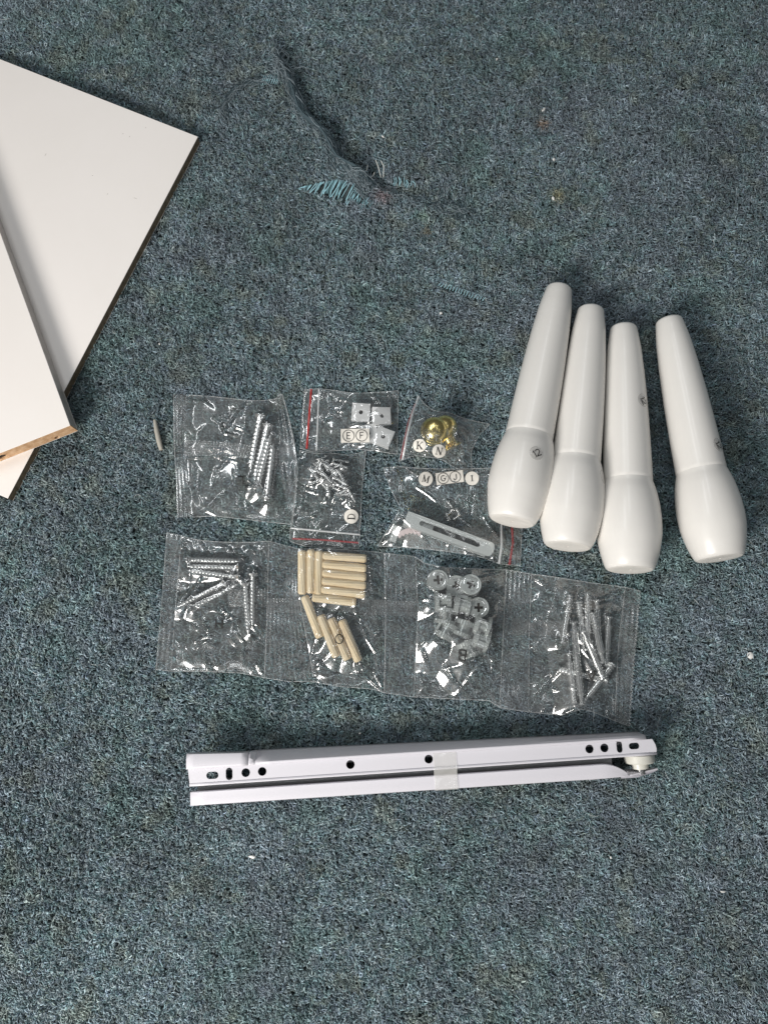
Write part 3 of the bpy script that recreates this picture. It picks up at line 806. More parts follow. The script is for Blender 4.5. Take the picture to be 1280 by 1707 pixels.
# web plate with holes (corners slightly rounded at the right)
outer = [(nA0.x, nA0.y - .8 * MM), (nB0.x, nB0.y + 2.0 * MM), (nB1.x, nB1.y + 2.0 * MM), (nB1.x + .2 * MM, nB1.y + 4 * MM), (nA1.x + 2.6 * MM, nA1.y - 4 * MM), (nA1.x + 1.0 * MM, nA1.y - .8 * MM)]
nseg = 40
top_edge = [(mixv(nA1, nA0, k / nseg).x, mixv(nA1, nA0, k / nseg).y - .8 * MM) for k in range(1, nseg)]
bm = plate_with_holes(outer[:1] + outer[1:] + top_edge, holes, ZR - th_, ZR)
bm_obj('upper_rail_web', bm, M_powder, slide, 35)
def sweep(name, prof0, prof1, m, parent, n=24, thick=th_):
    """sheet metal bent along its length: profiles are lists of points at the left and right end"""
    k = len(prof0); mb = MB()
    vs = [mixv(Vector(a), Vector(b), j / n) for j in range(n + 1) for a, b in zip(prof0, prof1)]
    fs = [(j * k + i, j * k + i + 1, (j + 1) * k + i + 1, (j + 1) * k + i) for j in range(n) for i in range(k - 1)]
    mb.add(vs, fs); o = mb.obj(name, m, parent, 30)
    md = o.modifiers.new('sheet', 'SOLIDIFY'); md.thickness = thick; md.offset = -1 
    return o
# north flange: bends over the web edge and falls to the carpet side
def nfl(a, wpx, x):   # visible width shrinks to the right
    return [Vector((x, a.y - .82 * MM, ZR - .02 * MM)), Vector((x, a.y + .2 * MM, ZR - .35 * MM)), Vector((x, a.y + .9 * MM, ZR - 1.2 * MM)), Vector((x, a.y + wpx, ZR - 9.5 * MM)), Vector((x, a.y + wpx + .3 * MM, ZR - 15 * MM))]
xl = sl(425, 1271, ZR); al = mixv(nA0, nA1, (xl.x - nA0.x) / (nA1.x - nA0.x))
sweep('upper_rail_flange', nfl(al, 5.2 * MM, xl.x), nfl(nA1, 1.2 * MM, nA1.x - 3 * MM), M_powder, slide)
# wider bright tab at the left end of that flange
t0 = nA0; t1 = mixv(nA0, nA1, (sl(414, 1272, ZR).x - nA0.x) / (nA1.x - nA0.x))
def tab(a, x, w): return [Vector((x, a.y - .82 * MM, ZR - .02 * MM)), Vector((x, a.y + .3 * MM, ZR + .1 * MM)), Vector((x, a.y + w * .6, ZR - .3 * MM)), Vector((x, a.y + w, ZR - 1.4 * MM)), Vector((x, a.y + w + .5 * MM, ZR - 5 * MM))]
sweep('end_tab', tab(t0, t0.x - .8 * MM, 7.2 * MM), tab(t1, t1.x, 5.6 * MM), M_powder, slide, 8)
t2 = mixv(nA0, nA1, (xl.x - nA0.x) / (nA1.x - nA0.x))
sweep('tab_shoulder', tab(t1, t1.x + .02 * MM, 5.6 * MM), nfl(t2, 5.2 * MM, xl.x - .02 * MM), M_powder, slide, 4)
# south lip: a rolled ridge then a wall going down
def slip(b, x): return [Vector((x, b.y + 2.02 * MM, ZR + .0 * MM)), Vector((x, b.y + 1.5 * MM, ZR + .35 * MM)), Vector((x, b.y + .8 * MM, ZR + .55 * MM)), Vector((x, b.y + .2 * MM, ZR + .2 * MM)), Vector((x, b.y, ZR - .6 * MM)), Vector((x, b.y, ZR - 6 * MM))]
sweep('upper_rail_lip', slip(nB0, nB0.x), slip(nB1, nB1.x), M_powder, slide)
# lower rail: its flange faces up, its web stands on edge along the south side
ZL = 18 * MM
l0, l1 = sl(317, 1321, ZL), sl(1000, 1274.5, ZL)
m0, m1 = sl(316, 1345, ZL), sl(1000, 1300, ZL)
def low(a, b, x): return [Vector((x, a.y, ZL - 3.5 * MM)), Vector((x, a.y, ZL - .6 * MM)), Vector((x, a.y - .5 * MM, ZL)), Vector((x, (a.y + b.y) / 2, ZL - .15 * MM)), Vector((x, b.y + 1.4 * MM, ZL)), Vector((x, b.y + .6 * MM, ZL - .2 * MM)), Vector((x, b.y + .1 * MM, ZL - 1.2 * MM)), Vector((x, b.y, ZL - 17.0 * MM))]
# the flange of the lower rail sweeps down to nothing at the right end
mb = MB(); n_ = 14; rows = [[mixv(a, b, j / 30) for a, b in zip(low(l0, m0, l0.x), low(l1, m1, l1.x))] for j in range(30)]
xe = sl(1050, 1290, ZL).x; xt = sl(1096, 1285, 10 * MM)
for j in range(n_ + 1):
    f = j / n_; x = l1.x + .02 * MM + (xe - l1.x) * f
    by = mixv(m0, m1, (x - m0.x) / (m1.x - m0.x)).y + .2 * MM * f
    ay0 = mixv(l0, l1, (x - l0.x) / (l1.x - l0.x)).y
    ay = ay0 + (by + 1.5 * MM - ay0) * (f ** 2.2)
    zz = ZL - 2.5 * MM * f ** 2
    w_ = max(.3 * MM, ay - by); g_ = min(1, w_ / (10 * MM))
    rows.append([Vector((x, ay, zz - 3.5 * MM * (1 - f))), Vector((x, ay, zz - .6 * MM)), Vector((x, ay - .5 * MM * g_, zz)), Vector((x, (ay + by) / 2, zz - .15 * MM)), Vector((x, by + 1.4 * MM * g_, zz)), Vector((x, by + .6 * MM * g_, zz - .2 * MM)), Vector((x, by + .1 * MM, zz - 1.2 * MM)), Vector((x, by, ZL - 17 * MM))])
k_ = 8; mb.add([v for r in rows for v in r], [(j * k_ + i, j * k_ + i + 1, (j + 1) * k_ + i + 1, (j + 1) * k_ + i) for j in range(len(rows) - 1) for i in range(k_ - 1)])
o = mb.obj('lower_rail_flange', M_powder, slide, 30); md = o.modifiers.new('sheet', 'SOLIDIFY'); md.thickness = th_; md.offset = -1
# web end plate behind the roller, tapering to a tip
bw = rows[-1][6]
mb = MB()
tipx = xt.x; wz0 = 3 * MM
outl = [(bw.x - 26 * MM, wz0), (bw.x + 6 * MM, wz0), (tipx - .5 * MM, wz0 + 4.5 * MM), (tipx, wz0 + 7.5 * MM), (bw.x + 2 * MM, ZL - 3.2 * MM), (bw.x - 26 * MM, ZL - 2.4 * MM)]
yb = bw.y + .9 * MM
slope = (m1.y - m0.y) / (m1.x - m0.x)
vs = [Vector((x, yb + (x - bw.x) * .02 + (1.6 * MM if x > bw.x + 5 * MM else 0), z)) for x, z in outl] + [Vector((x, yb - 1 * MM + (x - bw.x) * .02 + (1.6 * MM if x > bw.x + 5 * MM else 0), z)) for x, z in outl]
nn = len(outl); mb.add(vs, [tuple(reversed(range(nn))), tuple(range(nn, 2 * nn))] + [(i, (i + 1) % nn, (i + 1) % nn + nn, i + nn) for i in range(nn)])
mb.obj('lower_rail_web', M_powder, slide)
tp_ = [sl(1036, 1289, 13 * MM), sl(1052, 1287.5, 12 * MM), sl(1080, 1285.5, 10 * MM), sl(1096.5, 1284.5, 9.5 * MM), sl(1082, 1290.5, 11.5 * MM), sl(1063, 1296.3, 13 * MM), sl(1036, 1298.3, 14 * MM)]
mb = MB(); nn = len(tp_); dn_ = Vector((0, 0, -1 * MM))
mb.add([Vector(q) for q in tp_] + [Vector(q) + dn_ for q in tp_], [tuple(reversed(range(nn))), tuple(range(nn, 2 * nn))] + [(i, (i + 1) % nn, (i + 1) % nn + nn, i + nn) for i in range(nn)])
mb.obj('rail_tip', M_powder, slide)
# inside of the channel, grey steel seen through the gap and holes
mb = MB(); mb.box((nA0.x + 4 * MM, nB0.y - 4.6 * MM, 12 * MM), (nA1.x - 24 * MM, nB0.y + 2.4 * MM, 13 * MM)); mb.obj('inner_track', M_steel_dark, slide)
mb = MB(); mb.box((nA0.x + 2 * MM, nB0.y + 7.6 * MM, 10 * MM), (nA1.x - 2 * MM, nB0.y + 12 * MM, 15 * MM)); mb.obj('inner_track', M_track, slide)
# roller with its hub, axle square to the lower rail's web
rc = sl(1067, 1268, 12 * MM)
ax = Matrix.Translation((rc.x, rc.y + 4.0 * MM, 10.5 * MM)) @ Matrix.Rotation(R(90), 4, 'X')
mb = MB(); mb.lathe([(0, 0), (0, 9.0 * MM), (.5 * MM, 9.6 * MM), (4.8 * MM, 9.6 * MM), (5.6 * MM, 8.9 * MM), (5.6 * MM, 7 * MM), (5.6 * MM, 0)], 40, ax)
roll = mb.obj('roller', M_nylon, slide, 40)
mb = MB(); mb.lathe([(5.65 * MM, 0), (5.65 * MM, 5.6 * MM), (9.2 * MM, 5.2 * MM), (9.2 * MM, 0)], 28, ax); mb.obj('hub', M_nylon, roll, 40)
mb = MB(); mb.lathe([(9.25 * MM, 0), (9.25 * MM, 3 * MM), (12.5 * MM, 3 * MM), (12.5 * MM, 0)], 16, ax); mb.obj('axle', M_steel_dark, roll, 40)
# clear tape wound round both rails, slightly wrinkled
xa, xb = sl(722, 1270, ZR).x, sl(761, 1270, ZR).x
nx, prof = 34, []
tA = mixv(nA0, nA1, ((xa + xb) / 2 - nA0.x) / (nA1.x - nA0.x)); tB = mixv(nB0, nB1, ((xa + xb) / 2 - nB0.x) / (nB1.x - nB0.x))
tl = mixv(l0, l1, ((xa + xb) / 2 - l0.x) / (l1.x - l0.x)); tm = mixv(m0, m1, ((xa + xb) / 2 - m0.x) / (m1.x - m0.x))
fr_ = (((xa + xb) / 2) - nA0.x) / (nA1.x - nA0.x); wN = 5.2 + (1.2 - 5.2) * fr_
pl = [(tA.y + wN * MM + 1.2 * MM, 5 * MM), (tA.y + wN * MM + .8 * MM, ZR - 9.5 * MM), (tA.y + 1.1 * MM, ZR - .6 * MM), (tA.y, ZR + .35 * MM), (tA.y - 3 * MM, ZR + .3 * MM), (tB.y + 2 * MM, ZR + .5 * MM), (tB.y + .4 * MM, ZR + .95 * MM), (tB.y - .6 * MM, ZR + .4 * MM), (tl.y - .2 * MM, ZL + .7 * MM), (tm.y + 2 * MM, ZL + .5 * MM), (tm.y + .2 * MM, ZL + .2 * MM), (tm.y - .5 * MM, ZL - 1.5 * MM), (tm.y - .6 * MM, 4 * MM)]
mid = []
for (a, b) in zip(pl, pl[1:]):
    for j in range(4): mid.append((a[0] + (b[0] - a[0]) * j / 4, a[1] + (b[1] - a[1]) * j / 4))
mid.append(pl[-1])
X_ = np.zeros((len(mid), nx)); Y_ = X_.copy(); Z_ = X_.copy(); rg = np.random.default_rng(4)
for i, (y, z) in enumerate(mid):
    for j in range(nx):
        f = j / (nx - 1); x = xa + (xb - xa) * f
        wv = .28 * MM * math.sin(f * 34 + i * .12) * (max(0, f - .35) * 1.5) if 14 < i < 42 else 0
        X_[i, j] = x; Y_[i, j] = y + slope * (x - (xa + xb) / 2) + (0 if 10 < i < 40 else wv * .3); Z_[i, j] = z + abs(wv) + .12 * MM * math.sin(f * 9 + i * .8)
put('clear_tape', grid_mesh('clear_tape', X_, Y_, Z_, M_tape), slide)

# ------------------------------------------------------------------ loose bits on the carpet
def chip(name, px, py, sx, sy, sz, rot, m, label, cat, group=None):
    rr = random.Random(int(px * 7 + py)); q = P(px, py, .3 * MM)
    bm = bmesh.new(); bmesh.ops.create_icosphere(bm, subdivisions=2, radius=1)
    for v in bm.verts:
        v.co = Vector((v.co.x * sx * PX / 2 * rr.uniform(.85, 1.12), v.co.y * sy * PX / 2 * rr.uniform(.85, 1.12), v.co.z * sz * PX / 2))
    o = bm_obj(name, bm, m, None, 40); o.location = q; o.rotation_euler = (0, 0, R(rot)); tag(o, label, cat, group)
mb = MB(); pth = [P(258, 700, 1.6 * MM), P(261, 717, 2.0 * MM), P(265, 735, 1.9 * MM), P(269, 750, 1.3 * MM)]
mb.tube(pth, [1.1 * MM, 1.75 * MM, 1.9 * MM, 1.5 * MM], 9)
o = mb.obj('wood_splinter', M_twig, None, 40); tag(o, 'short pale wood splinter lying on the carpet left of the screw bag', 'splinter')
LG = 'white flecks of lint on the carpet'
for px, py, sx, sy, rot, lab in ((421, 1429, 12, 5, -8, 'small white paper chip on the bare carpet below the drawer slide'),
        (923, 265, 5, 8, 20, 'white lint fleck on the carpet right of the frayed tear'),
        (922, 330, 5, 8, 15, 'pale fleck on a yellowish stain at upper right of the carpet'),
        (906, 182, 5, 11, -35, 'pale flake beside a brown stain near the top right of the carpet'),
        (735, 522, 6, 6, 10, 'white crumb on the carpet below the turquoise stitched slit'),
        (266, 573, 3, 4, 0, 'tiny white fleck between the boards and the screw bag'),
        (1205, 1487, 9, 3, 0, 'thin white fibre fleck at the lower right of the carpet'),
        (1018, 1430, 3, 4, 0, 'tiny white dot on the dark carpet below the slide roller'),
        (600, 1223, 4, 3, 0, 'tiny white speck in the shadow above the drawer slide'),
        (828, 98, 6, 4, 40, 'small white fleck near the top of the carpet'),
        (1251, 1093, 11, 12, 20, 'ragged white lint fleck on the dark carpet near the right border'),
        (638, 227, 7, 3, -40, 'white fibre fleck just right of the frayed tear ridge')):
    chip('lint_fleck', px, py, sx, sy, 4, rot, M_lint, lab, 'lint', LG)

# ------------------------------------------------------------------ clear film
def resample(pts, n, key=None):
    pts = [np.array(p, float) for p in pts]
    L = np.array([0] + [np.linalg.norm(b - a) for a, b in zip(pts, pts[1:])]).cumsum()
    s = np.linspace(0, L[-1], n); A = np.array(pts)
    return np.stack([np.interp(s, L, A[:, 0]), np.interp(s, L, A[:, 1])], -1)
def coons(top, bottom, left, right, step=1.05):
    """px outline (each a polyline; top/bottom run left to right, left/right run top to bottom) -> px grids"""
    Lh = max(sum(math.dist(a, b) for a, b in zip(q, q[1:])) for q in (top, bottom))
    Lv = max(sum(math.dist(a, b) for a, b in zip(q, q[1:])) for q in (left, right))
    nx, ny = max(4, int(Lh / step)), max(4, int(Lv / step))
    T, B, Lf, Rt = resample(top, nx), resample(bottom, nx), resample(left, ny), resample(right, ny)
    u = np.linspace(0, 1, nx)[None, :, None]; v = np.linspace(0, 1, ny)[:, None, None]
    S = (1 - v) * T[None] + v * B[None] + (1 - u) * Lf[:, None] + u * Rt[:, None] - ((1 - u) * (1 - v) * T[0] + u * (1 - v) * T[-1] + (1 - u) * v * B[0] + u * v * B[-1])
    return S[..., 0], S[..., 1], u[..., 0], v[..., 0]
def blur(Z, k):
    for _ in range(k):
        Q = np.pad(Z, 1, mode='edge')
        Z = (Q[:-2, 1:-1] + Q[2:, 1:-1] + Q[1:-1, :-2] + Q[1:-1, 2:] + 4 * Q[1:-1, 1:-1]) / 8
    return Z
class Film:
    """one layer of film over given contents; keeps its grid so that prints can be laid on it"""
    def __init__(s, top, bottom, left, right, contents=(), creases=(), seed=0, wild=1.0, base=1.2, puff=2.0, ncrease=70, slope=0.55, edge=15, zoff=0.0):
        px, py, u, v = coons(top, bottom, left, right)
        s.px, s.py = px, py
        x, y = Parr(px, py, 1.5 * MM)
        rg = np.random.default_rng(seed)
        nyy, nxx = px.shape
        du = np.minimum(u, 1 - u) * nxx * 1.05; dv = np.minimum(v, 1 - v) * nyy * 1.05
        e = np.clip(np.minimum(du + 0 * dv, dv + 0 * du) / (edge * (.5 + 1.6 * vnoise(x, y, .009, seed + 9))), 0, 1); e = e * e * (3 - 2 * e)
        Z = base * MM + puff * MM * e * (0.45 + 0.9 * (vnoise(x, y, 0.016, seed + 1) - .35))
        for (a, b, r, h) in contents:          # capsules: px ends, px radius, top height in metres
            A, B = Parr(np.array(a[0]), np.array(a[1]), h), Parr(np.array(b[0]), np.array(b[1]), h)
            d, _ = seg_dist(x, y, (float(A[0]), float(A[1])), (float(B[0]), float(B[1])))
            rr_ = r * PX
            top_ = h + .5 * MM
            Z = np.maximum(Z, np.where(d < rr_, top_ - .25 * rr_ * (d / rr_) ** 2 * 0.6, top_ - .15 * rr_ - slope * (d - rr_)))
        Zc = Z.copy()
        Z = blur(Z, 8)
        # folds read from the photograph
        for pts, amp, w in creases:
            q = [Parr(np.array(float(a)), np.array(float(b)), 2 * MM) for a, b in pts]
            q = [(float(a), float(b)) for a, b in q]
            n_ = len(q) - 1; dm = np.full(x.shape, 9.9); tt = np.zeros(x.shape)
            for i, (a, b) in enumerate(zip(q, q[1:])):
                d, t = seg_dist(x, y, a, b); t = (i + t) / n_
                k = d < dm; dm = np.where(k, d, dm); tt = np.where(k, t, tt)
            Z = Z + amp * MM * np.exp(-(dm / (w * MM)) ** 1.6) * np.clip(np.minimum(tt, 1 - tt) * 5 + .3, 0, 1)
        # small random folds and crumple
        for _ in range(int(ncrease * .45)):
            cx, cy = rg.uniform(x.min(), x.max()), rg.uniform(y.min(), y.max()); an = rg.uniform(0, 6.283); L = rg.uniform(6, 26) * MM
            a = (cx - L * math.cos(an) / 2, cy - L * math.sin(an) / 2); b = (cx + L * math.cos(an) / 2, cy + L * math.sin(an) / 2)
            d, t = seg_dist(x, y, a, b)
            Z = Z + wild * rg.choice([-1, 1], p=[.3, .7]) * rg.uniform(.2, .75) * MM * np.exp(-(d / (rg.uniform(.8, 1.9) * MM)) ** 1.7) * np.sin(math.pi * np.clip(t, .03, .97))
        Z = Z + wild * .8 * MM * e * (np.abs(vnoise(x, y, .011, seed + 2) - .5) - .2)
        x, y = Parr(px, py, Z)
        s.x, s.y, s.z = x, y, Z + zoff * MM
    def mesh(s, name, m): return grid_mesh(name, s.x, s.y, s.z, m)
    def at(s, px, py, rad=0):
        d = np.hypot(s.px - px, s.py - py)
        if rad: return float(s.z[d < rad].max()) if (d < rad).any() else float(s.z.flat[d.argmin()])
        return float(s.z.flat[d.argmin()])
def flat_sheet(name, top, bottom, left, right, m, parent, z, jig=0.25, step=6):
    px, py, u, v = coons(top, bottom, left, right, step); x, y = Parr(px, py, z)
    return put(name, grid_mesh(name, x, y, z + jig * MM * (vnoise(x, y, .006, 77) - .5), m), parent)
def ribbed(name, top, bottom, left, right, m, parent, pitch=3.2, along='v', amp=.14, cross=0.0, z=1.2, zn=1.6, seed=0, zig=0.0, creases=()):
    """heat seal: film pressed into fine ribs"""
    px, py, u, v = coons(top, bottom, left, right, .8)
    if zig:
        k = np.abs(((v * px.shape[0] * .8 / 6.0) % 1) - .5) * 2 - .5
        px = px + zig * k * np.clip((u - .6) / .4, 0, 1)
    x, y = Parr(px, py, z * MM)
    L = px.shape[1] * .8; Lv = px.shape[0] * .8
    ph = (u * L if along == 'v' else v * Lv) / pitch * 6.283
    Z = z * MM + amp * MM * np.sin(ph + 0 * v + 0 * u) * (1.5 * np.clip(vnoise(x, y, .016, seed + 5) * 1.9 - .45, .05, 1.2))
    if cross: Z = Z + cross * MM * np.sin((v * Lv if along == 'v' else u * L) / pitch * 6.283 + 0 * ph)
    Z = Z + zn * MM * (vnoise(x, y, .022, seed) - .3)
    return put(name, grid_mesh(name, x, y, Z, m), parent)
def film_edge_glint(pts, z, parent, r=.17):
    """the cut edge of a film, a thin pale line"""
    c = resample(pts, max(6, int(len(pts) * 10)) if len(pts) < 20 else len(pts)); rg = random.Random(int(pts[0][0] * 3 + pts[-1][1]))
    mb = MB(); mb.tube([P(a, b, (z + .35 * math.sin(k * .9) * rg.uniform(.3, 1)) * MM) for k, (a, b) in enumerate(c)], [r * MM * rg.uniform(.5, 1.3) for _ in c], 4, False)
    return mb.obj('film_edge_glint', M_edge_glint, parent, 60)
def film_edge_glints(f, parent, sides='tblr'):
    for q, (ix, iy) in zip('tblr', ((slice(None), 0), (slice(None), -1), (0, slice(None)), (-1, slice(None)))):
        if q in sides:
            X_, Y_ = f.px[iy, ix], f.py[iy, ix]; st = max(1, len(X_) // 8)
            film_edge_glint(list(zip(X_[::st], Y_[::st])) + [(X_[-1], Y_[-1])], 1.3, parent)
def strip_px(name, pts, wpx, m, parent, film, lift=.25, thick=.35):
    """a narrow raised strip (zip, stripe) following the film"""
    n_ = 60; c = resample(pts, n_); t = np.gradient(c, axis=0); t /= np.linalg.norm(t, axis=1, keepdims=True)
    nrm = np.stack([-t[:, 1], t[:, 0]], -1); rows = []
    prof = [(-.5, 0), (-.35, thick), (0, thick * 1.25), (.35, thick), (.5, 0)]
    X_ = np.zeros((n_, 5)); Y_ = X_.copy(); Z_ = X_.copy()
    zc = np.array([film.at(*q) for q in c]); zc = np.convolve(np.pad(zc, 4, mode='edge'), np.ones(9) / 9, 'valid')
    for j, (o, h) in enumerate(prof):
        z = zc + (lift + h) * MM
        X_[:, j], Y_[:, j] = Parr(c[:, 0] + nrm[:, 0] * o * wpx, c[:, 1] + nrm[:, 1] * o * wpx, z)
        Z_[:, j] = z
    return put(name, grid_mesh(name, X_, Y_, Z_, m), parent)
def on_film_text(name, text, px, py, size_px, rot, film, parent, adv=.95, lift=1.0):
    ca, sa = math.cos(R(rot)), math.sin(R(rot))
    def plc(x, y, l):
        X_ = x * ca - y * sa; Y_ = x * sa + y * ca
        z = film.at(px + X_, py - Y_) + lift * MM + l
        return P(px + X_, py - Y_, z)
    return put(name, text_mesh(name, text, size_px, plc, adv), parent)
def paper_label(parent, film, px, py, shape, letters, rot=0, size=10, dz=.6):
    """round or square paper label stuck on the film with its letters"""
    ca, sa = math.cos(R(rot)), math.sin(R(rot))
    rad = shape[0] if len(shape) == 1 else max(shape) / 2
    if not hasattr(film, 'zs'): film.zs = blur(film.z, 10)
    def hz(x, y):
        d = (film.px - x) ** 2 + (film.py - y) ** 2; k = d.argmin()
        return max(float(film.zs.flat[k]), float(film.z.flat[k]) - .15 * MM) + .6 * MM
    def pl(x, y, lift):
        a, b = px + x * ca - y * sa, py - (x * sa + y * ca)
        return P(a, b, hz(a, b) + lift)
    mb = MB()
    if len(shape) == 1:
        mb.v = [tuple(pl(0, 0, 0))]
        for j_ in range(1, 6):
            mb.v += [tuple(pl(shape[0] * j_ / 5 * math.cos(6.2832 * i_ / 28), shape[0] * j_ / 5 * math.sin(6.2832 * i_ / 28), 0)) for i_ in range(28)]
        mb.f = [(0, 1 + i_, 1 + (i_ + 1) % 28) for i_ in range(28)] + [(1 + j_ * 28 + i_, 1 + (j_ + 1) * 28 + i_, 1 + (j_ + 1) * 28 + (i_ + 1) % 28, 1 + j_ * 28 + (i_ + 1) % 28) for j_ in range(4) for i_ in range(28)]
    else:
        nx_, ny_ = 15, 8
        mb.v = [tuple(pl(shape[0] * (i_ / (nx_ - 1) - .5), shape[1] * (j_ / (ny_ - 1) - .5), 0)) for j_ in range(ny_) for i_ in range(nx_)]
        mb.f = [(j_ * nx_ + i_, j_ * nx_ + i_ + 1, (j_ + 1) * nx_ + i_ + 1, (j_ + 1) * nx_ + i_) for j_ in range(ny_ - 1) for i_ in range(nx_ - 1)]
    lab = mb.obj('paper_label', M_paper, parent, 80)
    for txt, ox, oy, sz, r2 in letters:
        c2, s2 = math.cos(R(r2)), math.sin(R(r2))
        def plc(x, y, l, ox=ox, oy=oy, c2=c2, s2=s2):
            return pl(ox + x * c2 - y * s2, oy + x * s2 + y * c2, .3 * MM + l)
        put('ring' if txt == 'o' else 'letter', text_mesh('letter', txt, sz, plc), lab)
    return lab
def zz(sc, ox, oy, lists, amp=.75, w=.7):
    return [([(ox + a / sc, oy + b / sc) for a, b in L], 1.35 * amp * random.uniform(.75, 1.25), 1.2 * w * random.uniform(.85, 1.2)) for L in lists]

# ------------------------------------------------------------------ hardware shapes
def screw_parts(L, rs, rh, hh, pitch, seg=12, start=.12, drive=True):
    """countersunk screw from head (z=0) to tip (z=L): two meshes"""
    mb = MB(); mb.lathe([(0.55 * MM if drive else 0, 0), (0.55 * MM if drive else 0, rh * .35), (0, rh * .5), (0, rh * .96), (.12 * MM, rh), (.3 * MM, rh), (hh, rs * .95), (hh + .4 * MM, rs * .85)], 20)
    head = mb.mesh('head', M_bright, 35)
    n_ = int((L - hh) / pitch * 8) + 1; prof = []
    for i in range(n_ + 1):
        z = hh + (L - hh) * i / n_; f = i / n_
        prof.append((z, rs * (1 if f < .86 else max(.12, 1 - (f - .86) / .14 * .9))))
    prof.append((L + .3 * MM, 0))
    mb = MB()
    def thread(z, r, a):
        ph = ((z / pitch) - a / 6.283) % 1
        d = abs(ph - .5) * 2
        return r * (.76 + .40 * max(0, 1 - d * 1.5)) if z > hh + .3 * MM else r * .85
    mb.lathe(prof, seg, None, thread)
    return head, mb.mesh('threaded_shank', M_zinc, 55)
def thing_from(name, meshes, M, label, cat, group):
    r = empty(name, M); tag(r, label, cat, group)
    for nm, me in meshes: put(nm, me, r)
    return r
long_scr = screw_parts(40 * MM, 2.25 * MM, 4.3 * MM, 3.4 * MM, 2.9 * MM, 14)
mid_scr = screw_parts(36 * MM, 1.8 * MM, 3.7 * MM, 2.8 * MM, 2.3 * MM, 12)
small_scr = screw_parts(12 * MM, 1.15 * MM, 2.4 * MM, 1.5 * MM, 1.0 * MM, 10)
def lay_screws(name, meshes, Ln, rs, specs, label_fn, cat, group, z=1.0):
    proto = None; caps = []
    for k, s in enumerate(specs):
        (hx, hy), (tx, ty) = s[0], s[1]; zc = (s[2] if len(s) > 2 else z) * MM
        p0 = P(hx, hy, zc + rs * 1.25); p1 = P(tx, ty, zc + rs)
        p1 = p0 + (p1 - p0).normalized() * Ln
        M = axis_frame(p0, p1, k * 1.3)
        if proto is None: proto = thing_from(name, [('head', meshes[0]), ('threaded_shank', meshes[1])], M, label_fn(k), cat, group)
        else: dup(proto, M, label_fn(k), group)
        caps.append(((hx, hy), (tx, ty), rs / PX * 1.5, zc + rs * 2.4))
    return caps

# ------------------------------------------------------------------ bag with the four long screws
def zp(sc, ox, oy): return lambda *pts: [(ox + a / sc, oy + b / sc) for a, b in pts]
labs = ['long silver screw head up, leftmost of the four in the screw bag', 'long silver screw head up, second of the four in the screw bag', 'long silver screw head down, third of the four in the screw bag', 'long silver screw head down, rightmost of the four in the screw bag']
caps = lay_screws('long_screw', long_scr, 40 * MM, 2.3 * MM, [((433.8, 692), (414.5, 792)), ((446.7, 708), (421.5, 807)), ((428.5, 813), (452, 722)), ((444.5, 831), (456.5, 731))], lambda k: labs[k], 'screw', 'long silver screws in the upper left bag')
q = zp(5.82, 280, 640)
lbag = empty('screw_bag', Matrix.Translation(P(380, 765))); tag(lbag, 'clear heat-sealed plastic bag printed L holding four long screws', 'plastic bag', 'heat-sealed clear bags')
bi = lbag.matrix_world.inverted()
def rebase(root):
    """children were built in world space: hang them under the root without moving them"""
    for c in root.children: c.matrix_parent_inverse = root.matrix_world.inverted()
top = [(312, 658), (345, 660), (376, 663), (417, 668), (452, 667), (461, 664)]; bot = [(320, 862), (359, 860), (420, 867), (484, 874)]
lef = [(312, 658), (308, 730), (313, 790), (320, 862)]; rig = [(461, 664), (465, 736), (467, 777), (484, 874)]
cr = zz(5.82, 280, 640, [[(205, 135), (250, 160), (370, 170)], [(600, 280), (510, 380), (440, 330), (590, 285)], [(510, 390), (550, 475), (690, 505)], [(640, 410), (720, 440), (830, 495)], [(350, 610), (520, 720), (700, 765)], [(370, 620), (560, 640), (740, 705)], [(660, 715), (780, 765)], [(550, 1040), (375, 1230), (480, 1275)], [(750, 175), (560, 420)], [(520, 570), (515, 740)], [(830, 1000), (900, 990)], [(910, 1110), (1010, 1110)], [(180, 715), (480, 705), (740, 700)], [(720, 900), (850, 990), (700, 1000)]])
fL = Film(top, bot, lef, rig, caps, cr, 3, .9, 1.2, 2.6, 60)
pouch = put('pouch', fL.mesh('pouch', M_film), lbag); film_edge_glints(fL, lbag, 'tb')
film_edge_glint([(289, 657), (290, 735), (294, 800), (296, 863)], 1.2, lbag); film_edge_glint([(471, 658), (480, 690), (490, 735), (495, 770), (493, 815), (487, 875)], 3.5, lbag, .25)
film_edge_glint([(461, 664), (466, 657), (471, 658)], 4, lbag, .3)
on_film_text('letter', 'L', 400, 801, 13.5, 183, fL, pouch)
flat_sheet('back_sheet', top, bot, lef, rig, M_back_film, lbag, .35 * MM)
ribbed('heat_seal', [(289, 657), (312, 658)], [(296, 863), (320, 862)], [(289, 657), (290, 735), (294, 800), (296, 863)], lef, M_seal, lbag, 7.0, 'v', .28, 0, 1.2, 1.2, 12)
ribbed('heat_seal', [(461, 664), (466, 657), (471, 658)], [(484, 874), (487, 875)], rig, [(471, 658), (480, 690), (490, 735), (495, 770), (493, 815), (487, 875)], M_seal, lbag, 7.0, 'v', .4, .0, 3.2, 5.5, 15)
ribbed('fin_seal', q((160, 545), (500, 560), (830, 590)), q((160, 705), (480, 700), (780, 715)), q((160, 545), (160, 705)), q((830, 590), (780, 715)), M_seal, lbag, 5.0, 'h', .09, .06, .9, .5, 17)
rebase(lbag)

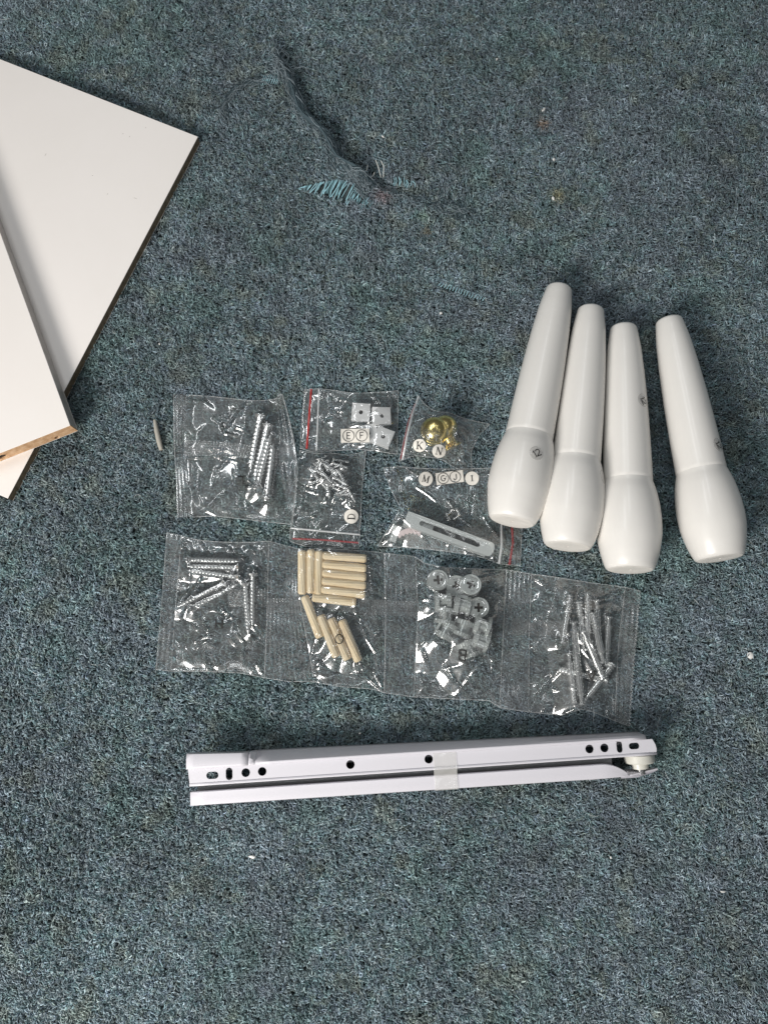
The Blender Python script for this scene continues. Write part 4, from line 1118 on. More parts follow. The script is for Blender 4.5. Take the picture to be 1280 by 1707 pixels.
# ------------------------------------------------------------------ strip of four joined pouches
strip = empty('bag_strip', Matrix.Translation(P(660, 1040))); tag(strip, 'strip of four joined clear plastic pouches holding screws, dowels, cam locks and bolts', 'plastic bag strip')
hlab = ['silver screw lying level, topmost of the seven in the first pouch', 'silver screw lying level, second from the top in the first pouch', 'silver screw lying level with its head right, third from the top in the first pouch', 'silver screw slanting down to the left, upper of the slanting pair', 'silver screw slanting with its head low at the left, lower of the slanting pair', 'upright silver screw left of the upright pair in the first pouch', 'upright silver screw right of the upright pair in the first pouch']
H_specs = [((312.5, 933.5), (400, 936)), ((398.5, 946.5), (313, 944)), ((398.5, 963), (315, 951)), ((375.6, 971), (298, 1011)), ((319, 1015), (392.5, 976)), ((408.4, 972), (414, 1054)), ((421.6, 956), (420.6, 1037))]
capsH = lay_screws('wood_screw', mid_scr, 36 * MM, 1.75 * MM, H_specs, lambda k: hlab[k], 'screw', 'silver screws in the first pouch of the strip')
# dowels
DL, DR = 30 * MM, 3.0 * MM
mb = MB()
def flute(z, r, a): return r * (1 - .09 * max(0, math.cos(a * 10 + z / DL * 7.0)) ** 2) if 1.2 * MM < z < DL - 1.2 * MM else r
mb.lathe([(0, 0), (0, DR * .72), (.5 * MM, DR * .86), (1.1 * MM, DR * .97)] + [(1.3 * MM + (DL - 2.6 * MM) * i / 14, DR) for i in range(15)] + [(DL - 1.1 * MM, DR * .97), (DL - .5 * MM, DR * .86), (DL, DR * .72), (DL, 0)], 56, None, flute)
dow_me = mb.mesh('wooden_dowel', M_wood, 30)
D_specs = [((503.8, 918.5), (504.1, 990.3), 'upright beech dowel, leftmost of the three side by side'), ((518.5, 917), (518.2, 988.8), 'upright beech dowel, middle of the three side by side'), ((532.3, 919.6), (530.2, 990.3), 'upright beech dowel touching the ends of the level stack'),
 ((538.3, 926), (610.5, 931.7), 'level beech dowel, topmost of the stacked five'), ((538.3, 940.7), (610.2, 947.9), 'level beech dowel, second of the stacked five'), ((538.3, 955), (609.8, 962.8), 'level beech dowel, middle of the stacked five'), ((538, 969), (609.3, 976.6), 'level beech dowel, fourth of the stacked five'), ((536.5, 982.5), (608, 991.5), 'level beech dowel, lowest of the stacked five'), ((521.2, 996), (593, 1004), 'level beech dowel below the stacked five, shifted left'),
 ((508, 995), (533, 1062), 'slanting beech dowel starting under the upright three'), ((534.7, 1026.6), (560.7, 1094.9), 'slanting beech dowel left of the printed ring letter'), ((551.8, 1031), (579.6, 1100), 'slanting beech dowel under the printed ring letter'), ((569.7, 1034.7), (597.6, 1102), 'slanting beech dowel with deep flutes, rightmost of all')]
capsD = []
for k, (a, b, lab) in enumerate(D_specs):
    p0, p1 = P(*a, 3.8 * MM), P(*b, 3.8 * MM); c = (p0 + p1) / 2; d = (p1 - p0).normalized() * (DL / 2)
    o = put('wooden_dowel', dow_me); o.matrix_world = axis_frame(c - d, c + d, k * .9); tag(o, lab, 'wooden dowel', 'beech dowels in the second pouch')
    capsD.append((a, b, 7.2, 6.9 * MM))
# cam locks
def cam_meshes():
    Rr, Hc = 7.2 * MM, 11 * MM
    knurl = lambda z, r, a: r * (1 - .035 * (math.cos(a * 30) > .1)) if r > 6.5 * MM else r
    mb = MB(); mb.lathe([(0, 0), (0, Rr * .94), (.3 * MM, Rr), (2.6 * MM, Rr), (2.7 * MM, 4.6 * MM), (7.6 * MM, 4.6 * MM), (7.7 * MM, Rr), (10.5 * MM, Rr), (10.9 * MM, Rr * .95)], 60, None, knurl)
    body = mb.mesh('cam_body', M_cam, 35)
    a, b = .9 * MM, 3.1 * MM
    cross = [(-a, -b), (a, -b), (a, -a), (b, -a), (b, a), (a, a), (a, b), (-a, b), (-a, a), (-b, a), (-b, -a), (-a, -a)]
    bm = plate_with_holes(circle(0, 0, Rr * .94, 40), [cross], 9.6 * MM, 10.9 * MM)
    me = bpy.data.meshes.new('cam_face'); bm.to_mesh(me); bm.free(); me.materials.append(M_cam); me.shade_smooth(); me.set_sharp_from_angle(angle=R(30))
    mb = MB(); mb.box((-b, -b, 9.0 * MM), (b, b, 9.4 * MM)); rec = mb.mesh('cross_recess_shade', M_hole_shade)  # dark plate under the cross paints the shade in the recess
    # thin arc lip on the face, where the cam opens
    mb = MB(); mb.tube([(Rr * .66 * math.cos(R(t)), Rr * .66 * math.sin(R(t)), 11.0 * MM) for t in range(-70, 130, 10)], .35 * MM, 5); lip = mb.mesh('cam_lip', M_bright, 60)
    mb = MB(); mb.box((-4.4 * MM, -1.1 * MM, 2.6 * MM), (-6.6 * MM, 1.1 * MM, 7.7 * MM)); mb.box((2.0 * MM, 3.4 * MM, 2.65 * MM), (6.0 * MM, 5.2 * MM, 7.65 * MM)); rib = mb.mesh('cam_web', M_cam)
    return [('cam_body', body), ('cam_face', me), ('cross_recess_shade', rec), ('cam_lip', lip), ('cam_web', rib)]
cam_ms = cam_meshes(); proto_cam = None; capsB = []
def cam_lock(px, py, mode, ang, lab, tilt=0, dz=0):
    global proto_cam
    if mode == 'up':
        c = P(px, py, 11 * MM + dz * MM); M = Matrix.Translation((c.x, c.y, .8 * MM + dz * MM)) @ Matrix.Rotation(R(tilt), 4, 'X') @ Matrix.Rotation(R(ang), 4, 'Z')
        capsB.append(((px, py), (px, py), 17.5, 12.3 * MM + dz * MM))
    else:
        c = P(px, py, 8.2 * MM)
        d = Vector((math.cos(R(ang)), math.sin(R(ang)), 0)); M = axis_frame(c - d * 5.5 * MM, c + d * 5.5 * MM, tilt)
        capsB.append(((px - 12 * d.x, py + 12 * d.y), (px + 12 * d.x, py - 12 * d.y), 14, 15.6 * MM))
    if proto_cam is None: proto_cam = thing_from('cam_lock', cam_ms, M, lab, 'cam lock', 'cam locks in the third pouch')
    else: dup(proto_cam, M, lab, 'cam locks in the third pouch')
for a in ((730.2, 967, 'up', 6, 'zinc cam lock face up, leftmost in the top row'), (761, 974.5, 'up', 14, 'zinc cam lock face up, half covered by its neighbour in the top row', 5, -.5), (785, 978.5, 'up', -25, 'zinc cam lock face up, overlapping its neighbour at the top right', -9, 1.2),
          (797.5, 1013, 'up', 0, 'zinc cam lock face up with a clear cross, right of the second row'), (738, 1002, 'side', 2, 'zinc cam lock on its side, left of the second row', .4), (769.5, 1010, 'side', 170, 'zinc cam lock on its side with a dark oval opening, centre of the second row', 1.9),
          (743, 1027, 'side', 80, 'zinc cam lock on its side below the left of the second row', .8), (744, 1052, 'side', -120, 'zinc cam lock on its side, leftmost of the third row', 2.0), (772.5, 1048, 'side', 70, 'zinc cam lock on its side, middle of the third row', 2.6),
          (803, 1043, 'side', 162, 'zinc cam lock on its side, upper right of the third row', 1.2), (801, 1067, 'side', 160, 'zinc cam lock on its side, right of the printed B', .2), (781, 1082, 'side', 110, 'zinc cam lock on its side, lowest in the pouch', 2.2)):
    cam_lock(*a)
# cam bolts
def bolt_meshes():
    mb = MB(); mb.lathe([(0, 0), (0, 2.3 * MM), (.3 * MM, 2.8 * MM), (1.4 * MM, 2.8 * MM), (1.9 * MM, 1.5 * MM), (6.2 * MM, 1.5 * MM)], 18); h = mb.mesh('bolt_head', M_bright, 35)
    mb = MB(); mb.lathe([(6.2 * MM, 1.5 * MM), (6.4 * MM, 2.7 * MM), (7.5 * MM, 2.7 * MM), (7.8 * MM, 2.25 * MM), (22 * MM, 2.25 * MM), (22.3 * MM, 2.9 * MM), (23.3 * MM, 2.9 * MM), (23.6 * MM, 1.9 * MM)], 18); s_ = mb.mesh('bolt_shaft', M_bright, 35)
    pr = []; z = 23.6 * MM
    for i in range(5): pr += [(z, 1.85 * MM), (z + .8 * MM, 2.75 * MM), (z + 1.2 * MM, 2.75 * MM), (z + 2.0 * MM, 1.85 * MM)]; z += 2.1 * MM
    mb = MB(); mb.lathe(pr + [(z, 1.4 * MM), (z, 0)], 18); t_ = mb.mesh('bolt_thread', M_bright, 35)
    return [('bolt_head', h), ('bolt_shaft', s_), ('bolt_thread', t_)]
bms = bolt_meshes(); z4 = lambda a, b: (820 + a / 4.923, 930 + b / 4.923)
A_specs = [((575, 708), (640, 308), 'silver cam bolt, leftmost at the top with its head down', 1), ((748, 768), (710, 368), 'silver cam bolt, second at the top with its head down', 1), ((790, 700), (785, 303), 'silver cam bolt, mostly covered, third at the top', 1), ((860, 342), (868, 730), 'silver cam bolt head up beside the third at the top', 1), ((915, 865), (830, 462), 'silver cam bolt crossing over the others at the upper right', 5),
           ((958, 480), (935, 860), 'silver cam bolt head up, rightmost in the pouch', 1), ((670, 522), (700, 862), 'silver cam bolt head up in the middle left of the pouch', 4.5), ((748, 600), (885, 930), 'silver cam bolt slanting down to the right at the centre', 4.5), ((630, 778), (672, 1190), 'silver cam bolt head up at the lower left', 1), ((742, 1212), (690, 800), 'silver cam bolt head down at the bottom centre', 5), ((742, 1195), (965, 905), 'silver cam bolt slanting up to the right at the lower right', 2), ((945, 1012), (600, 930), 'silver cam bolt lying level under the printed A', .8)]
proto = None; capsA = []
for k, (h, t, lab, z) in enumerate(A_specs):
    h, t = z4(*h), z4(*t); p0, p1 = P(*h, (z + 2.8) * MM), P(*t, (z + 2.6) * MM)
    M = axis_frame(p0, p1, k * .7)
    if proto is None: proto = thing_from('cam_bolt', bms, M, lab, 'bolt', 'cam bolts in the fourth pouch')
    else: dup(proto, M, lab, 'cam bolts in the fourth pouch')
    capsA.append((h, t, 7, (z + 5.8) * MM))
# the film of the strip
pH = dict(top=[(303, 893), (322, 899), (345, 902), (380, 904), (420, 904), (448, 902)], bottom=[(285, 1119), (330, 1119), (400, 1122), (441, 1130)], left=[(303, 893), (294, 1000), (285, 1119)], right=[(448, 902), (446, 1000), (441, 1130)])
pC = dict(top=[(497, 915), (540, 914), (590, 917), (617, 919), (640, 922)], bottom=[(524, 1137), (560, 1144), (623, 1149), (640, 1155)], left=[(497, 915), (497, 990), (513, 1075), (524, 1137)], right=[(640, 922), (643, 1000), (642, 1080), (640, 1155)])
pB = dict(top=[(692, 928), (709, 940), (743, 946), (790, 948), (844, 950)], bottom=[(690, 1162), (765, 1166), (815, 1168), (833, 1180)], left=[(692, 928), (697, 1020), (690, 1162)], right=[(844, 950), (839, 1050), (833, 1180)])
pA = dict(top=[(886, 957), (905, 959), (995, 973), (1042, 979)], bottom=[(881, 1187), (936, 1193), (974, 1181), (1025, 1202)], left=[(886, 957), (882, 1060), (881, 1187)], right=[(1042, 979), (1030, 1080), (1025, 1202)])
crH = zz(5.333, 250, 870, [[(430, 150), (530, 290)], [(700, 260), (770, 250), (850, 310)], [(780, 240), (840, 320)], [(890, 230), (940, 280)], [(640, 780), (745, 865)], [(480, 870), (510, 990)], [(500, 930), (520, 970)], [(390, 1080), (450, 1030), (575, 1015)], [(405, 1135), (480, 1070), (570, 1040)], [(750, 980), (835, 1070), (820, 1250)], [(880, 900), (1000, 1050)], [(940, 900), (1025, 1050)], [(490, 1130), (490, 1280)], [(170, 1330), (400, 1320), (560, 1315)], [(900, 1340), (940, 1265), (1000, 1350)], [(240, 720), (330, 620)], [(215, 515), (290, 505)], [(300, 240), (300, 340)], [(230, 240), (320, 220)], [(380, 910), (420, 960)], [(390, 610), (450, 490)], [(700, 1020), (760, 1100)], [(1040, 440), (1040, 540)]])
crC = zz(5.565, 470, 890, [[(810, 280), (840, 530), (700, 580)], [(840, 170), (890, 240)], [(320, 930), (290, 1050), (270, 1150)], [(345, 940), (320, 1040)], [(530, 870), (510, 1030), (400, 1150), (310, 1220)], [(590, 730), (730, 790), (780, 970), (870, 1110), (890, 1270)], [(690, 1195), (710, 1290), (860, 1270)], [(720, 1190), (760, 1270)], [(740, 1300), (940, 1460)], [(850, 1270), (940, 1450)], [(300, 1250), (390, 1230)], [(640, 1300), (720, 1300)], [(900, 545), (980, 600)], [(280, 590), (300, 680)], [(860, 940), (920, 900)], [(940, 240), (920, 400)], [(320, 1360), (370, 1400)], [(360, 680), (365, 720)], [(760, 600), (870, 610)]])
crB = zz(5.818, 640, 910, [[(385, 250), (430, 390), (500, 430)], [(360, 535), (400, 515), (520, 540)], [(380, 990), (420, 1130), (450, 1230)], [(520, 1130), (640, 1260), (790, 1420)], [(570, 1130), (690, 1310)], [(1050, 1100), (1050, 1250)], [(920, 290), (1150, 240)], [(940, 265), (1100, 240)], [(1040, 450), (1130, 520), (1150, 580)], [(810, 1270), (880, 1390)], [(1000, 1050), (850, 1250), (700, 1450)], [(850, 1000), (900, 1060)], [(350, 970), (400, 920)], [(740, 1110), (850, 1130), (900, 1100)]])
crA = zz(4.923, 820, 930, [[(345, 160), (430, 230)], [(360, 160), (440, 210)], [(410, 1010), (520, 940), (600, 880)], [(950, 300), (1100, 255)], [(1020, 480), (1130, 560), (1190, 610)], [(590, 1280), (690, 1240)], [(310, 1260), (370, 1130), (580, 900)], [(750, 270), (700, 330)], [(410, 1270), (440, 1240)], [(590, 250), (610, 260)], [(460, 440), (520, 410)], [(270, 410), (320, 480)], [(430, 1070), (540, 1090)], [(880, 600), (960, 520)], [(990, 790), (1030, 760)], [(760, 1230), (900, 1240)], [(320, 740), (360, 700)]])
fil = {}
for nm, d, cp, cr, sd, let in (('H', pH, capsH, crH, 31, ('H', 366, 1040, 15.5, -5)), ('C', pC, capsD, crC, 42, ('O', 565.5, 1065.5, 15.5, 0)), ('B', pB, capsB, crB, 53, ('B', 769.5, 1092, 17, 170)), ('A', pA, capsA, crA, 64, ('A', 985, 1127, 17, 185))):
    f = Film(d['top'], d['bottom'], d['left'], d['right'], cp, cr, sd, 1.0, 1.2, 2.4, 80 if nm != 'C' else 40, .6, 15); fil[nm] = f
    po = put('pouch', f.mesh('pouch', M_film), strip); film_edge_glints(f, strip, 'tblr')
    on_film_text('letter', let[0], let[1], let[2], let[3], let[4], f, po)
    flat_sheet('back_sheet', d['top'], d['bottom'], d['left'], d['right'], M_back_film, strip, .35 * MM)
for pts in ([(278, 888), (270, 1000), (260, 1116)], [(278, 888), (303, 893)], [(260, 1116), (285, 1119)], [(448, 902), (497, 915)], [(441, 1130), (480, 1136), (524, 1137)], [(640, 922), (692, 928)], [(640, 1155), (690, 1162)], [(844, 950), (886, 957)], [(833, 1180), (881, 1187)], [(1042, 979), (1066, 985)], [(1025, 1202), (1049, 1211)]):
    film_edge_glint(pts, 1.4, strip)
def seal(L, Rr, seed, zn=1.8, **kw):
    ribbed('heat_seal', [L[0], Rr[0]], [L[-1], Rr[-1]], L, Rr, M_seal, strip, 8.5, 'v', .17, .0, 1.25, zn, seed, **kw)
seal([(278, 888), (270, 1000), (260, 1116)], pH['left'], 71, 1.0)
seal(pH['right'], pC['left'], 72, 2.6); seal(pC['right'], pB['left'], 73, 2.6); seal(pB['right'], pA['left'], 74, 2.6)
seal(pA['right'], [(1066, 985), (1058, 1080), (1049, 1211)], 75, 2.4, zig=3.0)
zz_ = resample([(1067, 985), (1058, 1080), (1049, 1211)], 75)
film_edge_glint([(a + (1.8 if k % 2 else -1.8), b) for k, (a, b) in enumerate(zz_)], 1.6, strip)
for a, b, c, d, sd in (((381, 984), (447, 982), (381, 1012), (447, 1012), 81), ((600, 998), (643, 1000), (600, 1024), (643, 1026), 82), ((641, 1001), (700, 1003), (641, 1026), (698, 1028), 83), ((852, 1030), (938, 1036), (850, 1058), (936, 1062), 84), ((447, 998), (500, 998), (447, 1022), (502, 1022), 85)):
    ribbed('fin_seal', [a, b], [c, d], [a, c], [b, d], M_seal, strip, 5.0, 'h', .08, .06, 2.0 if sd in (82, 83, 85) else .9, .8, sd)
rebase(strip)

# ------------------------------------------------------------------ zip bag E F with white corner blocks
def block_meshes():
    s = 6.4 * MM
    bm = plate_with_holes([(-s, -s), (s, -s), (s, s), (-s, s)], [circle(0, 0, 1.5 * MM, 16)], 2.4 * MM, 4.4 * MM)
    bmesh.ops.bevel(bm, geom=[e for e in bm.edges if abs(e.verts[0].co.z - 4.4 * MM) < 1e-6 and abs(e.verts[1].co.z - 4.4 * MM) < 1e-6 and len(e.link_faces) == 2 and e.calc_face_angle(0) > 1], offset=.25 * MM, segments=2, affect='EDGES')
    me = bpy.data.meshes.new('block_face'); bm.to_mesh(me); bm.free(); me.materials.append(M_plas)
    mb = MB(); t = 1.2 * MM
    mb.box((-s, -s, 0), (-s + t, s, 2.38 * MM)); mb.box((s - t, -s, 0), (s, s, 2.38 * MM)); mb.box((-s + t, s - t, 0), (s - t, s, 2.38 * MM)); mb.box((-s + t, -s, 0), (s - t, -s + t, 2.38 * MM))
    wal = mb.mesh('block_wall', M_plas)
    mb = MB(); mb.lathe([(1.5 * MM, 0), (1.5 * MM, 1.9 * MM)], 16); pit = mb.mesh('screw_hole_shade', M_hole_shade)  # dark disc painted as the shade down the hole
    return [('block_face', me), ('block_wall', wal), ('screw_hole_shade', pit)]
bk = block_meshes(); proto = None; capsE = []
for (px, py, ang, tilt, dz, lab) in ((601.5, 685.5, -4, (6, 0), 1.2, 'white plastic corner block, upper left in the red-striped bag'), (634.5, 692.5, 3, (0, 14), 2.2, 'white plastic corner block, upper right and partly turned on edge'), (614, 722, 10, (0, 0), .6, 'white plastic corner block half hidden behind the E F label'), (638.8, 728, -22, (-4, 0), 4.0, 'white plastic corner block, lower right with a clear dark hole')):
    p = P(px, py, (dz + 4.4) * MM); M = Matrix.Translation((p.x, p.y, dz * MM)) @ Matrix.Rotation(R(tilt[0]), 4, 'X') @ Matrix.Rotation(R(tilt[1]), 4, 'Y') @ Matrix.Rotation(R(ang), 4, 'Z')
    if proto is None: proto = thing_from('corner_block', bk, M, lab, 'corner block', 'white corner blocks in the E F bag')
    else: dup(proto, M, lab, 'white corner blocks in the E F bag')
    capsE.append(((px, py), (px, py), 19, (dz + 5.6) * MM))
bag = empty('zip_bag', Matrix.Translation(P(582, 702))); tag(bag, 'clear zip bag with bright red stripe and E F paper label, holding white blocks', 'zip bag', 'small clear zip bags')
cr = zz(5.885, 480, 630, [[(415, 180), (420, 350)], [(500, 210), (640, 235)], [(840, 155), (910, 240)], [(850, 240), (970, 160)], [(990, 140), (1020, 300)], [(700, 330), (690, 420)], [(520, 700), (640, 640), (750, 640), (900, 700), (1040, 740)], [(480, 320), (540, 325)], [(600, 460), (690, 430)], [(640, 235), (600, 390), (690, 430), (810, 430)], [(340, 430), (440, 380)], [(120, 650), (190, 720)]])
top = [(508, 649.5), (534, 647), (590, 655.5), (625, 654), (664, 651)]; bot = [(500.4, 747), (526, 755), (568, 750), (607, 749), (662, 757)]; lef = [(508, 649.5), (503, 700), (500.4, 747)]; rig = [(664, 651), (662, 757)]
f = Film(top, bot, lef, rig, capsE, cr, 90, .8, 1.6, 2.2, 45, .6, 13, .3)
put('pouch', f.mesh('pouch', M_film), bag); film_edge_glints(f, bag); flat_sheet('back_sheet', top, bot, lef, rig, M_back_film, bag, .5 * MM)
strip_px('red_stripe', [(519, 648), (515, 700), (511.4, 748)], 3.6, M_red, bag, f); strip_px('zip_track', [(531.8, 648), (530, 700), (527.6, 751)], 3.0, M_zip, bag, f, .3, .6)
paper_label(bag, f, 591.8, 726, (47.5, 23), [('o', -11, 0, 19, 0), ('E', -10.5, 0, 10.5, 0), ('o', 11, 0, 19, 0), ('F', 11.5, 0, 10.5, 0)], 1)
rebase(bag)

# ------------------------------------------------------------------ zip bag D with the heap of small screws
dsp = []; rr = random.Random(21)
z5 = lambda a, b: (500 + a / 12.8, 760 + b / 12.8)
for a, b, z in (((410, 60), (440, 300), 4), ((470, 130), (640, 260), 4), ((680, 150), (960, 240), 4), ((450, 320), (650, 540), 5), ((240, 430), (350, 260), 3), ((200, 250), (300, 380), 3), ((800, 290), (900, 470), 4), ((720, 450), (960, 590), 4.5), ((1000, 560), (700, 420), 2.5), ((720, 590), (980, 690), 3), ((1010, 680), (1110, 860), 3.5), ((780, 830), (1000, 720), 2.5), ((850, 830), (1100, 820), 2), ((570, 560), (600, 730), 4), ((600, 330), (540, 200), 3.5), ((560, 100), (640, 260), 2.5), ((300, 200), (420, 110), 2), ((600, 740), (470, 580), 2.5), ((340, 310), (520, 430), 2), ((700, 80), (900, 110), 1.5), ((900, 180), (700, 260), 2.5), ((640, 620), (820, 740), 1.5), ((480, 480), (300, 560), 1.5), ((760, 330), (640, 460), 2.2), ((900, 250), (780, 400), 3)):
    dsp.append((z5(*a), z5(*b), z))
capsS = lay_screws('small_screw', small_scr, 11 * MM, 1.15 * MM, dsp, lambda k: 'tiny bright silver screw in the tangled heap inside the bag labelled D', 'small screw', 'tiny screws heaped in the D bag')
bag = empty('zip_bag', Matrix.Translation(P(545, 830))); tag(bag, 'clear zip bag with a round D label holding a heap of tiny screws', 'zip bag', 'small clear zip bags')
cr = zz(5.885, 480, 630, [[(100, 970), (200, 980), (240, 1000)], [(95, 1025), (180, 1100), (300, 1140)], [(340, 1110), (360, 1180), (330, 1220)], [(590, 1180), (610, 1270)], [(620, 1200), (680, 1260)], [(690, 1010), (740, 1040)], [(180, 1060), (300, 1020), (340, 950)], [(460, 1150), (590, 1090), (640, 1170)], [(90, 1420), (300, 1320)], [(110, 800), (140, 860)], [(520, 1190), (560, 1190)], [(600, 770), (700, 730)], [(430, 1290), (470, 1190)]], .8)
top = [(500, 751), (526, 756), (555, 755), (582, 759), (610, 751.5)]; bot = [(483.4, 902), (507, 911), (550, 913), (598, 914)]; lef = [(500, 751), (493, 813), (484, 880), (483.4, 902)]; rig = [(610, 751.5), (603, 817), (601, 870), (598, 914)]
f = Film(top, bot, lef, rig, capsS, cr, 120, 1.1, 1.3, 2.0, 90, .6, 14)
put('pouch', f.mesh('pouch', M_film), bag); film_edge_glints(f, bag); flat_sheet('back_sheet', top, bot, lef, rig, M_back_film, bag, .4 * MM)
strip_px('red_stripe', [(487, 897.6), (540, 900), (597, 904.5)], 3.2, M_redpale, bag, f); strip_px('zip_track', [(484.5, 880), (540, 885.5), (600, 891)], 3.4, M_zip, bag, f, .3, .6)
paper_label(bag, f, 585.3, 861, (12,), [('D', 0, 0, 11.5, 88)], 0)
rebase(bag)

# ------------------------------------------------------------------ zip bag K N with the brass knobs
def knob_meshes():
    k = 1.16 * MM
    mb = MB(); mb.lathe([(0, 0), (0, 5.2 * k), (.8 * k, 5.6 * k), (1.6 * k, 4.6 * k), (3.5 * k, 3.4 * k), (6 * k, 3.6 * k)], 32); s_ = mb.mesh('knob_stem', M_brass, 35)
    pr = [(6.02 * k, 3.6 * k)] + [(13.2 * k - 8.2 * k * math.cos(R(t)) * .92, 8.6 * k * math.sin(R(t))) for t in range(28, 176, 8)] + [(13.2 * k + 8.2 * k * .92, 0)]
    mb = MB(); mb.lathe(pr, 40); b_ = mb.mesh('knob_ball', M_brass, 50)
    return [('knob_stem', s_), ('knob_ball', b_)]
km = knob_meshes()
c = P(724, 719, 16 * MM); r0 = thing_from('brass_knob', km, Matrix.Translation((c.x, c.y, .8 * MM)), 'round polished brass knob seen from above in the K N bag', 'knob', 'brass knobs in the K N bag')
c = P(746, 727, 10 * MM); d = Vector((math.cos(R(-62)), math.sin(R(-62)), -.12)).normalized()
dup(r0, axis_frame(c + d * 9 * MM, c - d * 8 * MM), 'polished brass knob lying on its side behind the N label', 'brass knobs in the K N bag')
q = zp(4.923, 620, 640)
bag = empty('zip_bag', Matrix.Translation(P(735, 725))); tag(bag, 'small crumpled clear bag with K and N labels holding brass knobs', 'zip bag', 'small clear zip bags')
capsK = [((724, 719), (724, 719), 20, 25.5 * MM), ((738, 735), (752, 716), 17, 19.5 * MM)]
cr = zz(4.923, 620, 640, [[(400, 130), (420, 240), (560, 250)], [(560, 610), (700, 700)], [(350, 580), (450, 600)], [(640, 280), (770, 340), (850, 440)], [(720, 640), (740, 600), (790, 700)], [(600, 230), (640, 300)], [(690, 540), (610, 600)], [(840, 360), (860, 460), (800, 560)], [(700, 400), (690, 560), (640, 640)], [(760, 330), (940, 340)], [(350, 300), (500, 240)], [(480, 380), (390, 420)], [(620, 300), (700, 380)], [(740, 420), (760, 600)], [(700, 650), (790, 640)]], .9)
top = [(697, 659), (706, 672), (725, 687), (745, 686), (775, 698), (816, 707)]; bot = [(665, 769), (671, 768), (687, 758), (713, 762), (732, 763), (762, 782), (787, 788)]; lef = [(697, 659), (684, 695), (672, 735), (665, 769)]; rig = [(816, 707), (797, 727), (785, 754), (787, 788)]
f = Film(top, bot, lef, rig, capsK, cr, 150, 1.5, 1.6, 3.0, 70, .9, 12, .4)
put('pouch', f.mesh('pouch', M_film), bag); film_edge_glints(f, bag); flat_sheet('back_sheet', top, bot, lef, rig, M_back_film, bag, .5 * MM)
strip_px('zip_track', [(698, 661), (688, 690), (679, 725), (671, 767)], 4.0, M_zip, bag, f, .3, .8); strip_px('red_stripe', [(692, 673), (680, 705), (668, 765)], 2.2, M_redpale, bag, f)
paper_label(bag, f, 699.2, 742.5, (11,), [('K', 0, 0, 12, -4)], 0, dz=1.0); paper_label(bag, f, 731.7, 752, (11.4,), [('N', 0, 0, 12, -12)], 0, dz=1.0)
rebase(bag)

# ------------------------------------------------------------------ zip bag M G J I with the slotted bracket
zb = 10 * MM
a0, a1 = P(676, 863, zb), P(823, 918, zb)
Mb = board_frame((a0 + a1) / 2, a1 - a0, 0); Lb = (a1 - a0).length
brk = empty('slotted_bracket', Mb); tag(brk, 'galvanised steel channel bracket with a long slot inside the M G J I bag', 'bracket')
hw = 5.0 * MM; xs0, xs1 = -Lb / 2, Lb / 2
outer = [(xs0, -hw), (xs1 - 3 * MM, -hw)] + [(xs1 - 3 * MM + 3 * MM * math.sin(R(t)) , -hw * math.cos(R(t))) for t in range(15, 180, 15)] + [(xs1 - 3 * MM, hw), (xs0, hw)]
mi = Mb.inverted(); e0, e1 = mi @ P(699, 872, zb), mi @ P(800, 909, zb)
bm = plate_with_holes(outer, [slot((e0.x + e1.x) / 2, .2 * MM, e1.x - e0.x, 3.6 * MM)], zb - 1 * MM, zb); bm_obj('slotted_face', bm, M_galv, brk, 30)
mb = MB(); mb.box((xs0, -hw, 1.2 * MM), (xs1 - 4 * MM, -hw + 1 * MM, zb - 1.02 * MM)); mb.obj('side_flange', M_galv, brk)
mb = MB(); mb.box((xs0, hw - 1 * MM, 1.2 * MM), (xs1 - 4 * MM, hw, zb - 1.02 * MM)); mb.obj('side_flange', M_galv, brk)
mb = MB(); mb.lathe([(2.0 * MM, 0), (2.0 * MM, 2.6 * MM), (5.5 * MM, 2.6 * MM), (6.5 * MM, 1.6 * MM), (6.6 * MM, 0)], 18, Matrix.Translation((2 * MM, .2 * MM, 0))); mb.obj('rivet', M_bright, brk, 40)
mb = MB(); mb.box((e0.x - 1 * MM, -2.6 * MM, 5.4 * MM), (e0.x + 10 * MM, 2.9 * MM, 6.2 * MM)); mb.obj('inner_plate', M_galv, brk)
# the toothed strip and small plate poking out below it
tp = [P(664, 893, 2.2 * MM), P(684, 882, 2.4 * MM), P(702, 889, 2.2 * MM)]
mb = MB(); pts = []
n_ = 13
for i in range(n_):
    f = i / (n_ - 1); cx = 663 + 37 * f; cy = 894 - 10 * math.sin(f * 2.4) + (f * 3); pts.append((cx, cy))
up = [P(x, y - 6, 3.4 * MM) for x, y in pts]; dn = [P(x + 1, y + (4.5 if i % 2 else 1.5), 3.0 * MM) for i, (x, y) in enumerate(pts)]
k = len(up); dd = Vector((0, 0, -1.2 * MM))
mb.add(up + dn + [v + dd for v in up] + [v + dd for v in dn], [(i, i + 1, k + i + 1, k + i) for i in range(k - 1)] + [(2 * k + i + 1, 2 * k + i, 3 * k + i, 3 * k + i + 1) for i in range(k - 1)] + [(k + i, k + i + 1, 3 * k + i + 1, 3 * k + i) for i in range(k - 1)] + [(i + 1, i, 2 * k + i, 2 * k + i + 1) for i in range(k - 1)])
o = mb.obj('toothed_strip', M_pink); tag(o, 'pale pink toothed plastic strip poking out below the slotted bracket', 'toothed strip')
pc = P(658, 890, 4 * MM); mb = MB(); mb.box((-2.3 * MM, -5.6 * MM, 0), (2.3 * MM, 5.6 * MM, 1 * MM)); mb.box((-2.3 * MM, 4.6 * MM, 1.02 * MM), (2.3 * MM, 5.6 * MM, 3 * MM))
